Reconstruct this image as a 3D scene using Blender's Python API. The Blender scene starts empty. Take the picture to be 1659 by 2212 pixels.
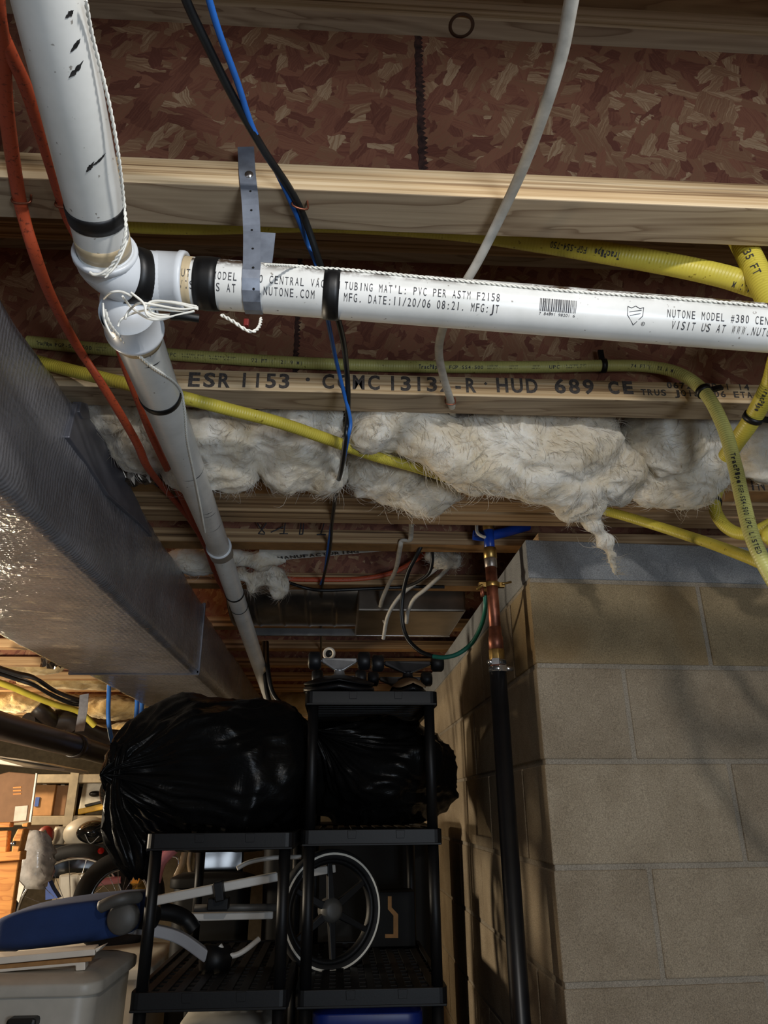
import bpy, bmesh, math, random
from mathutils import Vector, Matrix, noise

# ------------------------------------------------------------------ camera, world, light, exposure
S = bpy.context.scene
COL = S.collection
F_PX, YAW, PITCH, ROLL = 1567.05, 0.06311, 0.38677, -0.00805
_fw = Vector((math.sin(YAW) * math.cos(PITCH), math.cos(YAW) * math.cos(PITCH), math.sin(PITCH)))
_r0 = Vector((math.cos(YAW), -math.sin(YAW), 0))
_u0 = _r0.cross(_fw)
_rt = _r0 * math.cos(ROLL) + _u0 * math.sin(ROLL)
_up = _u0 * math.cos(ROLL) - _r0 * math.sin(ROLL)
cam_data = bpy.data.cameras.new('camera')
cam = bpy.data.objects.new('camera', cam_data)
COL.objects.link(cam)
cam.matrix_world = Matrix(((_rt.x, _up.x, -_fw.x, 0), (_rt.y, _up.y, -_fw.y, 0), (_rt.z, _up.z, -_fw.z, 0), (0, 0, 0, 1)))
cam_data.sensor_fit = 'VERTICAL'
cam_data.sensor_height = 24.0
cam_data.lens = 24.0 * F_PX / 2212.0
cam_data.clip_start = 0.02
S.camera = cam

world = bpy.data.worlds.new('world'); S.world = world; world.use_nodes = True
world.node_tree.nodes['Background'].inputs[0].default_value = (0.55, 0.6, 0.7, 1)
world.node_tree.nodes['Background'].inputs[1].default_value = 0.12
BULB = Vector((0.24, -0.22, 0.585))
def lamp(name, kind, loc, energy, color, size, aim=None):
    l = bpy.data.lights.new(name, kind); l.energy = energy; l.color = color
    if kind == 'AREA': l.shape = 'DISK'; l.size = size
    else: l.shadow_soft_size = size
    o = bpy.data.objects.new(name, l); o.location = loc; COL.objects.link(o)
    if aim is not None:
        o.rotation_euler = (Vector(aim) - Vector(loc)).to_track_quat('-Z', 'Y').to_euler()
    return o
lamp('bare_bulb', 'POINT', BULB, 23.0, (1.0, 0.97, 0.93), 0.032)
lamp('cool_fill_light', 'AREA', (0.75, -1.05, -0.35), 18.0, (0.76, 0.87, 1.0), 0.6, aim=(-0.2, 0.8, 0.6))  # added cool fill, low behind the camera; no window stands there
lamp('far_room_lamp', 'POINT', (-1.75, 2.35, -0.05), 80.0, (1.0, 0.85, 0.64), 0.10)
lamp('far_room_lamp', 'POINT', (-2.4, 4.4, 0.40), 75.0, (1.0, 0.80, 0.52), 0.06)
S.view_settings.view_transform = 'Standard'
S.view_settings.look = 'None'
S.view_settings.gamma = 1.0
S.view_settings.use_curve_mapping = False
S.view_settings.exposure = 0.0

# ------------------------------------------------------------------ pixel rays into the room (camera at the origin, floor below it)
FLOOR = -1.743
def ray(x, y): return _fw + _rt * ((x - 829.5) / F_PX) - _up * ((y - 1106.0) / F_PX)
def PY(x, y, Y): q = ray(x, y); return q * (Y / q.y)
def PZ(x, y, Z): q = ray(x, y); return q * (Z / q.z)
def PX(x, y, X): q = ray(x, y); return q * (X / q.x)
def PT(x, y, t): return ray(x, y) * t

# ------------------------------------------------------------------ object helpers
WLOC = {}
def tag(o, label=None, cat=None, group=None, kind=None):
    if label: o['label'] = label
    if cat: o['category'] = cat
    if group: o['group'] = group
    if kind: o['kind'] = kind
    return o
def thing(name, label, cat, loc, group=None):
    o = bpy.data.objects.new(name, None); COL.objects.link(o)
    o.empty_display_size = 0.05
    o.location = loc; WLOC[o] = Vector(loc)
    return tag(o, label, cat, group)
def copy_tree(o, parent=None):
    c = o.copy(); COL.objects.link(c); c.parent = parent
    for ch in [x for x in bpy.data.objects if x.parent == o]: copy_tree(ch, c)
    return c

class MB:
    def __init__(s): s.v = []; s.f = []; s.m = []; s.sm = []; s.uv = []
    def add(s, vs, fs, mi=0, smooth=True, uvs=None):
        n = len(s.v); s.v += [Vector(p) for p in vs]
        for i, f in enumerate(fs):
            s.f.append([a + n for a in f]); s.m.append(mi); s.sm.append(smooth)
            s.uv.append(uvs[i] if uvs else None)
        return s
    def obox(s, c, ax, h, mi=0):
        c = Vector(c); X, Y, Z = [Vector(a) for a in ax]
        vs = [c + X * (h[0] * i) + Y * (h[1] * j) + Z * (h[2] * k) for i in (-1, 1) for j in (-1, 1) for k in (-1, 1)]
        fs = [(0, 1, 3, 2), (4, 6, 7, 5), (0, 4, 5, 1), (2, 3, 7, 6), (0, 2, 6, 4), (1, 5, 7, 3)]
        return s.add(vs, fs, mi, False)
    def box(s, x0, x1, y0, y1, z0, z1, mi=0):
        return s.obox(((x0 + x1) / 2, (y0 + y1) / 2, (z0 + z1) / 2), ((1, 0, 0), (0, 1, 0), (0, 0, 1)), (abs(x1 - x0) / 2, abs(y1 - y0) / 2, abs(z1 - z0) / 2), mi)
    def prism(s, poly, d, mi=0, smooth=False):
        n = len(poly); a = [Vector(p) for p in poly]; b = [p + Vector(d) for p in a]
        fs = [tuple(range(n))[::-1], tuple(range(n, 2 * n))] + [(i, (i + 1) % n, n + (i + 1) % n, n + i) for i in range(n)]
        return s.add(a + b, fs, mi, smooth)
    def tube(s, pts, r, seg=12, mi=0, caps=True, ell=None, up=None):
        """swept round (or, with ell=(a,b) and up, flat oval) section; r may be a list"""
        pts = [Vector(p) for p in pts]; n = len(pts)
        rs = r if isinstance(r, (list, tuple)) else [r] * n
        T = []
        for i in range(n):
            d = pts[min(i + 1, n - 1)] - pts[max(i - 1, 0)]
            T.append(d.normalized() if d.length > 1e-9 else Vector((0, 0, 1)))
        N = None; vs = []; L = 0; Ls = []
        for i in range(n):
            if up is not None:
                u = Vector(up); N = (u - T[i] * u.dot(T[i])).normalized()
            elif N is None:
                a = Vector((0, 0, 1)) if abs(T[0].z) < 0.9 else Vector((1, 0, 0))
                N = (a - T[0] * a.dot(T[0])).normalized()
            else:
                N = (N - T[i] * N.dot(T[i])).normalized()
            B = T[i].cross(N)
            if i: L += (pts[i] - pts[i - 1]).length
            Ls.append(L)
            ea, eb = ell if ell else (1, 1)
            for k in range(seg):
                a = 2 * math.pi * k / seg
                vs.append(pts[i] + B * (math.cos(a) * rs[i] * ea) + N * (math.sin(a) * rs[i] * eb))
        fs = []; uvs = []
        for i in range(n - 1):
            for k in range(seg):
                k2 = (k + 1) % seg
                fs.append((i * seg + k, i * seg + k2, (i + 1) * seg + k2, (i + 1) * seg + k))
                u0, u1 = k / seg, (k + 1) / seg
                uvs.append(((Ls[i], u0), (Ls[i], u1), (Ls[i + 1], u1), (Ls[i + 1], u0)))
        s.add(vs, fs, mi, True, uvs)
        if caps:
            s.add([vs[k] for k in range(seg)], [tuple(range(seg))[::-1]], mi, False)
            s.add([vs[(n - 1) * seg + k] for k in range(seg)], [tuple(range(seg))], mi, False)
        return s
    def lathe(s, prof, o, ax, seg=24, mi=0, smooth=True):
        """prof: (radius, height) pairs along axis ax from o"""
        o = Vector(o); Z = Vector(ax).normalized()
        a = Vector((0, 0, 1)) if abs(Z.z) < 0.9 else Vector((1, 0, 0))
        X = (a - Z * a.dot(Z)).normalized(); Y = Z.cross(X)
        vs = [o + Z * h + X * (r * math.cos(2 * math.pi * k / seg)) + Y * (r * math.sin(2 * math.pi * k / seg)) for r, h in prof for k in range(seg)]
        fs = [(i * seg + k, i * seg + (k + 1) % seg, (i + 1) * seg + (k + 1) % seg, (i + 1) * seg + k) for i in range(len(prof) - 1) for k in range(seg)]
        return s.add(vs, fs, mi, smooth)
    def rod(s, a, b, r, seg=16, mi=0):
        a = Vector(a); b = Vector(b); L = (b - a).length
        return s.lathe([(0, 0), (r, 0), (r, L), (0, L)], a, b - a, seg, mi)
    def strap(s, pts, w, th, side, mi=0):
        """flat band: side = width direction"""
        pts = [Vector(p) for p in pts]; sd = Vector(side).normalized(); n = len(pts); vs = []
        for i in range(n):
            T = (pts[min(i + 1, n - 1)] - pts[max(i - 1, 0)]).normalized()
            sdi = (sd - T * sd.dot(T)).normalized(); N = T.cross(sdi)
            for a, b in ((-1, -1), (1, -1), (1, 1), (-1, 1)): vs.append(pts[i] + sdi * (a * w / 2) + N * (b * th / 2))
        fs = [(i * 4 + k, i * 4 + (k + 1) % 4, i * 4 + 4 + (k + 1) % 4, i * 4 + 4 + k) for i in range(n - 1) for k in range(4)]
        fs += [(3, 2, 1, 0), tuple(range(4 * n - 4, 4 * n))]
        return s.add(vs, fs, mi, False)
    def ellipsoid(s, c, ra, nu=24, nv=14, mi=0, ax=None):
        c = Vector(c); ax = ax or (Vector((1, 0, 0)), Vector((0, 1, 0)), Vector((0, 0, 1)))
        vs = []
        for j in range(nv + 1):
            b = -math.pi / 2 + math.pi * j / nv
            for i in range(nu):
                a = 2 * math.pi * i / nu
                vs.append(c + ax[0] * (ra[0] * math.cos(b) * math.cos(a)) + ax[1] * (ra[1] * math.cos(b) * math.sin(a)) + ax[2] * (ra[2] * math.sin(b)))
        fs = [(j * nu + i, j * nu + (i + 1) % nu, (j + 1) * nu + (i + 1) % nu, (j + 1) * nu + i) for j in range(nv) for i in range(nu)]
        return s.add(vs, fs, mi, True)
    def loft(s, rings, mi=0, smooth=True, cap=True):
        n = len(rings[0]); vs = [p for r in rings for p in r]
        fs = [(i * n + k, i * n + (k + 1) % n, (i + 1) * n + (k + 1) % n, (i + 1) * n + k) for i in range(len(rings) - 1) for k in range(n)]
        if cap: fs += [tuple(range(n))[::-1], tuple(range((len(rings) - 1) * n, len(rings) * n))]
        return s.add(vs, fs, mi, smooth)
    def build(s, name, mats, parent=None, label=None, cat=None, group=None, kind=None, bevel=0, origin=None, fix=True, seg=2):
        if not isinstance(mats, (list, tuple)): mats = [mats]
        if origin is None:
            if parent is not None: origin = WLOC[parent]
            else:
                xs = [p.x for p in s.v]; ys = [p.y for p in s.v]; zs = [p.z for p in s.v]
                origin = Vector(((min(xs) + max(xs)) / 2, (min(ys) + max(ys)) / 2, min(zs)))
        origin = Vector(origin)
        me = bpy.data.meshes.new(name)
        me.from_pydata([p - origin for p in s.v], [], s.f)
        for m in mats: me.materials.append(m)
        me.polygons.foreach_set('material_index', s.m)
        me.polygons.foreach_set('use_smooth', s.sm)
        if any(s.uv):
            L = me.uv_layers.new(name='UVMap'); k = 0
            for i, f in enumerate(s.f):
                for j in range(len(f)):
                    L.data[k].uv = s.uv[i][j] if s.uv[i] else (0, 0); k += 1
        if fix:
            bm = bmesh.new(); bm.from_mesh(me)
            bmesh.ops.recalc_face_normals(bm, faces=bm.faces)
            bm.to_mesh(me); bm.free()
        me.update()
        o = bpy.data.objects.new(name, me); COL.objects.link(o)
        if parent is not None:
            o.parent = parent; o.location = origin - WLOC[parent]
        else: o.location = origin
        WLOC[o] = origin
        if bevel:
            b = o.modifiers.new('bevel', 'BEVEL'); b.width = bevel; b.segments = seg; b.limit_method = 'ANGLE'; b.angle_limit = math.radians(40)
        return tag(o, label, cat, group, kind)

def spline(ctrl, n=8):
    """Catmull-Rom through points"""
    P = [Vector(p) for p in ctrl]; P = [P[0] * 2 - P[1]] + P + [P[-1] * 2 - P[-2]]
    out = []
    for i in range(1, len(P) - 2):
        a, b, c, d = P[i - 1:i + 3]
        for k in range(n):
            t = k / n
            out.append(0.5 * ((2 * b) + (c - a) * t + (2 * a - 5 * b + 4 * c - d) * t * t + (3 * b - a - 3 * c + d) * t ** 3))
    out.append(P[-2]); return out
def lerp(a, b, t): return a + (b - a) * t

# ------------------------------------------------------------------ lettering
_glyph = {}
def glyph(ch, bold=0.0):
    key = (ch, bold)
    if key in _glyph: return _glyph[key]
    c = bpy.data.curves.new('g', 'FONT'); c.body = ch; c.size = 1.0; c.offset = bold; c.resolution_u = 3
    o = bpy.data.objects.new('g', c); COL.objects.link(o)
    bpy.context.view_layer.update()
    me = bpy.data.meshes.new_from_object(o.evaluated_get(bpy.context.evaluated_depsgraph_get()))
    vs = [v.co.copy() for v in me.vertices]; fs = [tuple(p.vertices) for p in me.polygons]
    bpy.data.objects.remove(o); bpy.data.curves.remove(c); bpy.data.meshes.remove(me)
    if vs:
        x0 = min(v.x for v in vs); x1 = max(v.x for v in vs)
    else: x0 = x1 = 0
    _glyph[key] = (vs, fs, x0, x1); return _glyph[key]
def lettering(mb, text, length, height, mapper, bold=0.0, fill=0.8, mi=0):
    """monospaced text; mapper(u, v) -> point; u in 0..length along, v from baseline up"""
    n = len(text); cell = length / n
    for i, ch in enumerate(text):
        if ch == ' ': continue
        vs, fs, x0, x1 = glyph(ch, bold)
        if not vs: continue
        w = cell * fill; gw = max(x1 - x0, 0.001)
        narrow = ch in "1Il.,:;'!|-()"
        sx = w / gw if not narrow else min(w / gw, height / 0.73 * 0.8)
        ox = (cell - gw * sx) / 2
        mb.add([mapper(i * cell + ox + (v.x - x0) * sx, v.y * height / 0.73) for v in vs], fs, mi, False)
    return mb
def plane_map(o, u, v, flip=False):
    o = Vector(o); u = Vector(u).normalized(); v = Vector(v).normalized()
    if flip: return lambda a, b: o - u * a - v * b
    return lambda a, b: o + u * a + v * b
def pipe_map(path, r, s0, v0, toward=Vector((0, 0, 0)), flip=False, lift=0.0004):
    """lettering printed along a pipe: s0 start arc length, v0 shift round the pipe of the baseline"""
    cum = [0]
    for i in range(1, len(path)): cum.append(cum[-1] + (path[i] - path[i - 1]).length)
    def at(s):
        s = max(0, min(cum[-1] - 1e-6, s)); i = 0
        while cum[i + 1] < s: i += 1
        t = (s - cum[i]) / (cum[i + 1] - cum[i]); p = path[i].lerp(path[i + 1], t)
        d = (path[i + 1] - path[i]).normalized()
        return p, d
    mid, _ = at(s0)
    def f(a, b):
        s = s0 - a if flip else s0 + a
        p, T = at(s)
        N = (toward - mid); N = (N - T * N.dot(T)).normalized()
        B = N.cross(T)
        ang = (v0 + (-b if flip else b)) / r
        return p + (N * math.cos(ang) + B * math.sin(ang)) * (r + lift)
    return f
def arc_at(path, target):
    """arc length of the path point nearest to the view ray of target pixel"""
    q = ray(*target).normalized(); best = None; c = 0
    for i in range(len(path) - 1):
        a, b = path[i], path[i + 1]; L = (b - a).length
        for k in range(10):
            p = a.lerp(b, k / 10); d = (p - q * p.dot(q)).length / p.length
            if best is None or d < best[0]: best = (d, c + L * k / 10)
        c += L
    return best[1]

# ------------------------------------------------------------------ materials
class NT:
    def __init__(s, name):
        s.m = bpy.data.materials.new(name); s.m.use_nodes = True; s.t = s.m.node_tree
        s.b = s.t.nodes['Principled BSDF']; s.tc = None
    def n(s, kind, **kw):
        x = s.t.nodes.new(kind)
        for k, v in kw.items():
            if k in x.inputs: x.inputs[k].default_value = v
            else: setattr(x, k, v)
        return x
    def l(s, a, b): s.t.links.new(a, b)
    def coord(s, scale=(1, 1, 1), rot=(0, 0, 0), src='Object'):
        if s.tc is None: s.tc = s.n('ShaderNodeTexCoord')
        mp = s.n('ShaderNodeMapping'); mp.inputs['Scale'].default_value = scale; mp.inputs['Rotation'].default_value = rot
        s.l(s.tc.outputs[src], mp.inputs['Vector']); return mp.outputs['Vector']
    def noise(s, vec, scale=5, detail=4, rough=0.55, dist=0):
        x = s.n('ShaderNodeTexNoise'); x.inputs['Scale'].default_value = scale; x.inputs['Detail'].default_value = detail
        x.inputs['Roughness'].default_value = rough; x.inputs['Distortion'].default_value = dist
        s.l(vec, x.inputs['Vector']); return x.outputs['Fac']
    def ramp(s, fac, stops, interp='LINEAR'):
        r = s.n('ShaderNodeValToRGB'); e = r.color_ramp.elements; r.color_ramp.interpolation = interp
        while len(e) < len(stops): e.new(0.5)
        for i, (p, c) in enumerate(stops): e[i].position = p; e[i].color = (*c[:3], 1)
        s.l(fac, r.inputs[0]); return r.outputs['Color']
    def mix(s, fac, a, b, mode='MIX'):
        x = s.n('ShaderNodeMix', data_type='RGBA', blend_type=mode)
        for sock, val in ((x.inputs[0], fac), (x.inputs[6], a), (x.inputs[7], b)):
            if isinstance(val, bpy.types.NodeSocket): s.l(val, sock)
            elif isinstance(val, (int, float)): sock.default_value = val
            else: sock.default_value = (*val[:3], 1)
        return x.outputs[2]
    def math(s, op, a, b=0.0):
        x = s.n('ShaderNodeMath', operation=op)
        for i, v in ((0, a), (1, b)):
            if isinstance(v, bpy.types.NodeSocket): s.l(v, x.inputs[i])
            else: x.inputs[i].default_value = v
        return x.outputs[0]
    def bump(s, h, strength=0.3, dist=0.002, prev=None):
        x = s.n('ShaderNodeBump'); x.inputs['Strength'].default_value = strength; x.inputs['Distance'].default_value = dist
        s.l(h, x.inputs['Height'])
        if prev: s.l(prev, x.inputs['Normal'])
        return x.outputs['Normal']
    def out(s, col, rough=0.5, metal=0.0, normal=None, spec=None):
        if isinstance(col, bpy.types.NodeSocket): s.l(col, s.b.inputs['Base Color'])
        else: s.b.inputs['Base Color'].default_value = (*col[:3], 1)
        if isinstance(rough, bpy.types.NodeSocket): s.l(rough, s.b.inputs['Roughness'])
        else: s.b.inputs['Roughness'].default_value = rough
        if isinstance(metal, bpy.types.NodeSocket): s.l(metal, s.b.inputs['Metallic'])
        else: s.b.inputs['Metallic'].default_value = metal
        if normal: s.l(normal, s.b.inputs['Normal'])
        if spec is not None: s.b.inputs['Specular IOR Level'].default_value = spec
        return s.m
def srgb(*c):
    return tuple((x / 255 / 12.92) if x / 255 <= 0.04045 else ((x / 255 + 0.055) / 1.055) ** 2.4 for x in c)
def simple(name, c, rough=0.5, metal=0.0, var=0.12, scale=25, bump=0.0, bscale=60, dark=None, spec=None):
    """plain material with gentle blotches"""
    t = NT(name); v = t.coord()
    f = t.noise(v, scale, 5)
    lo = dark or tuple(x * (1 - 2 * var) for x in c); hi = tuple(min(1, x * (1 + var)) for x in c)
    col = t.ramp(f, [(0.3, lo), (0.7, hi)])
    nrm = t.bump(t.noise(v, bscale, 4), bump, 0.002) if bump else None
    return t.out(col, rough, metal, nrm, spec)
M = {}
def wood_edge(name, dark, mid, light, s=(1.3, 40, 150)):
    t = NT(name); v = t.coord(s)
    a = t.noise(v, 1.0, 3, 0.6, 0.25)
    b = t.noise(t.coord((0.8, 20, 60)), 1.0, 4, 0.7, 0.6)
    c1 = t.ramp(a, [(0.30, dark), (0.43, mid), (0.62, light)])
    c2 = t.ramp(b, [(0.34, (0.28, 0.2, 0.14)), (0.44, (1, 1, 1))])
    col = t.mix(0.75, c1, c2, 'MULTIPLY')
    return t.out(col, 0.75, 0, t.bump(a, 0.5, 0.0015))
def wood_face(name, dark, light):
    t = NT(name)
    a = t.noise(t.coord((2.2, 16, 16)), 1.0, 2, 0.5, 1.4)
    b = t.noise(t.coord((3, 160, 160)), 1.0, 3, 0.6, 0.3)
    w = t.math('FRACT', t.math('MULTIPLY', a, 5.0))
    c1 = t.ramp(w, [(0.0, light), (0.46, tuple(lerp(x, y, 0.25) for x, y in zip(light, dark))), (0.5, dark), (0.62, tuple(lerp(x, y, 0.4) for x, y in zip(dark, light))), (1.0, light)])
    c2 = t.ramp(b, [(0.3, (0.8, 0.78, 0.75)), (0.6, (1, 1, 1))])
    return t.out(t.mix(0.8, c1, c2, 'MULTIPLY'), 0.7, 0, t.bump(b, 0.15, 0.001))
M['ply'] = wood_edge('striated_veneer_edge', srgb(118, 88, 58), srgb(196, 165, 122), srgb(228, 204, 165))
M['veneer'] = wood_face('pale_veneer_face', srgb(140, 116, 90), srgb(190, 168, 138))
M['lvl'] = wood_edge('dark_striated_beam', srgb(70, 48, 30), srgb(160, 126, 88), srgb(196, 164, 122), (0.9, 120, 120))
def osb():
    t = NT('red_oriented_strand_board')
    tc = t.n('ShaderNodeTexCoord'); t.tc = tc
    sep = t.n('ShaderNodeSeparateXYZ'); t.l(tc.outputs['Object'], sep.inputs[0])
    cmb = t.n('ShaderNodeCombineXYZ'); t.l(sep.outputs['X'], cmb.inputs['X']); t.l(sep.outputs['Z'], cmb.inputs['Y']); t.l(sep.outputs['Y'], cmb.inputs['Z'])
    wob = t.n('ShaderNodeTexNoise'); wob.inputs['Scale'].default_value = 90; wob.inputs['Detail'].default_value = 3
    t.l(cmb.outputs[0], wob.inputs['Vector'])
    wv = t.n('ShaderNodeVectorMath', operation='MULTIPLY_ADD'); wv.inputs[1].default_value = (0.007, 0.007, 0); t.l(wob.outputs['Color'], wv.inputs[0]); t.l(cmb.outputs[0], wv.inputs[2])
    col = None; hgt = None
    pal = [(0.0, srgb(112, 66, 52)), (0.3, srgb(136, 86, 66)), (0.5, srgb(148, 98, 74)), (0.66, srgb(140, 98, 72)), (0.85, srgb(154, 116, 86)), (0.98, srgb(174, 138, 104)), (1.0, srgb(184, 152, 118))]
    for k, (ang, sx, sy) in enumerate(((0.05, 14, 40), (2.6, 18, 46), (0.75, 16, 48), (1.75, 20, 52), (2.95, 22, 66), (2.3, 19, 56), (1.25, 24, 60), (0.35, 22, 70), (2.0, 30, 72))):
        mp = t.n('ShaderNodeMapping'); mp.inputs['Rotation'].default_value = (0, 0, ang); mp.inputs['Location'].default_value = (k * 3.1, k * 1.7, 0)
        t.l(wv.outputs[0], mp.inputs['Vector'])
        sc = t.n('ShaderNodeVectorMath', operation='MULTIPLY'); sc.inputs[1].default_value = (sx, sy, 1); t.l(mp.outputs[0], sc.inputs[0])
        vo = t.n('ShaderNodeTexVoronoi', voronoi_dimensions='2D', distance='CHEBYCHEV'); vo.inputs['Scale'].default_value = 1.0; t.l(sc.outputs[0], vo.inputs['Vector'])
        sp = t.n('ShaderNodeSeparateColor'); t.l(vo.outputs['Color'], sp.inputs[0])
        gr = t.n('ShaderNodeTexNoise'); gr.inputs['Scale'].default_value = 1.6; gr.inputs['Detail'].default_value = 3; gs = t.n('ShaderNodeVectorMath', operation='MULTIPLY'); gs.inputs[1].default_value = (0.45, 5.0, 1); t.l(sc.outputs[0], gs.inputs[0]); t.l(gs.outputs[0], gr.inputs['Vector'])
        val = t.math('ADD', sp.outputs[0], t.math('MULTIPLY', t.math('SUBTRACT', gr.outputs[0], 0.5), 0.9))
        ck = t.ramp(val, pal)
        if col is None: col, hgt = ck, sp.outputs[2]
        else:
            msk = t.math('GREATER_THAN', sp.outputs[1], 0.66)
            col = t.mix(msk, col, ck)
            hm = t.n('ShaderNodeMix', data_type='FLOAT'); t.l(msk, hm.inputs[0]); t.l(hgt, hm.inputs[2]); t.l(sp.outputs[2], hm.inputs[3]); hgt = hm.outputs[0]
    return t.out(col, 0.62, 0, t.bump(hgt, 0.5, 0.002))
M['osb'] = osb()
M['osb_dark'] = simple('strand_board_swollen_edge', srgb(70, 44, 36), 0.9, var=0.4, scale=120, bump=1.0, bscale=160)
M['subfloor'] = wood_face('subfloor_panel', srgb(140, 108, 76), srgb(176, 146, 108))
def block(name, a, b, rust=0.0):
    t = NT(name); v = t.coord()
    geo = t.n('ShaderNodeNewGeometry')
    f = t.noise(v, 9, 6, 0.6); sp = t.noise(v, 420, 3, 0.7); big = t.noise(v, 3.1, 3, 0.5)
    col = t.ramp(f, [(0.3, a), (0.7, b)])
    col = t.mix(0.4, col, t.ramp(geo.outputs['Random Per Island'], [(0, (0.6, 0.58, 0.57)), (1, (1.0, 0.99, 0.96))]), 'MULTIPLY')
    col = t.mix(0.55, col, t.ramp(sp, [(0.34, (0.4, 0.4, 0.4)), (0.5, (1, 1, 1)), (0.66, (1.6, 1.6, 1.6))]), 'MULTIPLY')
    if rust:
        col = t.mix(t.math('MULTIPLY', t.ramp(big, [(0.5, (0, 0, 0)), (0.68, (1, 1, 1))]), rust), col, srgb(128, 96, 52))
    n1 = t.bump(sp, 0.9, 0.0018); n2 = t.bump(t.noise(v, 150, 5, 0.7), 0.6, 0.003, n1)
    return t.out(col, 0.93, 0, n2, 0.2)
M['block'] = block('concrete_block', srgb(156, 140, 117), srgb(182, 166, 142))
M['block_stained'] = block('stained_concrete_block', srgb(152, 134, 104), srgb(174, 154, 120), 0.6)
M['cap'] = block('cap_block', srgb(148, 150, 152), srgb(172, 174, 174))
M['mortar'] = block('mortar', srgb(158, 147, 130), srgb(178, 167, 150))
M['concrete'] = simple('floor_concrete', srgb(120, 116, 108), 0.9, bump=0.2)
M['farwall'] = simple('far_wall_plaster', srgb(110, 100, 84), 0.9, bump=0.2)
def pvc():
    t = NT('white_pvc'); v = t.coord()
    a = t.noise(t.coord((8, 8, 8)), 1, 5, 0.65); d = t.noise(v, 60, 5, 0.7); e = t.noise(v, 14, 3)
    col = t.ramp(a, [(0.3, srgb(214, 214, 208)), (0.65, srgb(238, 238, 234))])
    geo = t.n('ShaderNodeNewGeometry'); sep = t.n('ShaderNodeSeparateXYZ'); t.l(geo.outputs['Normal'], sep.inputs[0])
    upf = t.ramp(sep.outputs['Z'], [(0.06, (0, 0, 0)), (0.42, (1, 1, 1))])
    dust = t.math('MULTIPLY', t.ramp(d, [(0.40, (0, 0, 0)), (0.54, (1, 1, 1))]), t.math('MULTIPLY', upf, t.ramp(e, [(0.25, (0, 0, 0)), (0.5, (1, 1, 1))])))
    col = t.mix(dust, col, srgb(74, 58, 46))
    speck = t.ramp(t.noise(v, 130, 2), [(0.70, (0, 0, 0)), (0.74, (1, 1, 1))])
    col = t.mix(t.math('MULTIPLY', speck, 0.7), col, srgb(90, 76, 60))
    return t.out(col, 0.3, 0, None)
M['pvc'] = pvc()
M['pvc_clean'] = simple('white_pvc_fitting', srgb(222, 226, 230), 0.32, var=0.05)
M['glue'] = simple('tan_glue_stained_pvc', srgb(204, 184, 148), 0.35, var=0.1)
M['scuff'] = simple('black_scuff', srgb(44, 42, 42), 0.7, var=0.5, scale=150)
M['tape'] = simple('black_vinyl_tape', srgb(12, 12, 13), 0.46, var=0.2, bump=0.1, bscale=60)
M['ink'] = simple('grey_black_ink', srgb(58, 58, 62), 0.6)
M['ink_soft'] = simple('faded_ink', srgb(84, 78, 74), 0.8, var=0.3, scale=300)
M['strap'] = simple('galvanised_steel', srgb(150, 158, 172), 0.48, 0.55, var=0.12, scale=60)
M['hole'] = simple('dark_hole', srgb(12, 11, 11), 0.9)
M['wire_white'] = simple('white_wire', srgb(242, 240, 230), 0.45, var=0.08)
M['cable_black'] = simple('black_cable', srgb(22, 24, 26), 0.4, var=0.2)
M['cable_blue'] = simple('blue_cable', srgb(38, 104, 190), 0.42, var=0.1)
M['cable_grey'] = simple('white_jacketed_cable', srgb(200, 194, 182), 0.55, var=0.12, scale=60)
def orange():
    t = NT('orange_cable_jacket'); v = t.coord()
    col = t.mix(t.ramp(t.noise(v, 220, 4, 0.7), [(0.56, (0, 0, 0)), (0.7, (1, 1, 1))]), srgb(196, 86, 52), srgb(92, 44, 30))
    return t.out(col, 0.5)
M['orange'] = orange()
def csst(name, c):
    t = NT(name)
    uv = t.n('ShaderNodeUVMap'); uv.uv_map = 'UVMap'
    sep = t.n('ShaderNodeSeparateXYZ'); t.l(uv.outputs[0], sep.inputs[0])
    w = t.math('SINE', t.math('MULTIPLY', sep.outputs[0], 2 * math.pi / 0.0042))
    d = t.noise(t.coord(), 20, 4)
    col = t.ramp(d, [(0.3, tuple(x * 0.8 for x in c)), (0.7, c)])
    sp = t.ramp(t.noise(t.coord(), 160, 2), [(0.66, (1, 1, 1)), (0.74, (0.45, 0.4, 0.3))])
    col = t.mix(1.0, col, sp, 'MULTIPLY')
    return t.out(col, 0.42, 0, t.bump(w, 0.25, 0.0006))
M['gas'] = csst('yellow_gas_tubing', srgb(212, 196, 76))
M['gas_pale'] = csst('pale_yellow_gas_tubing', srgb(204, 200, 118))
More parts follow.
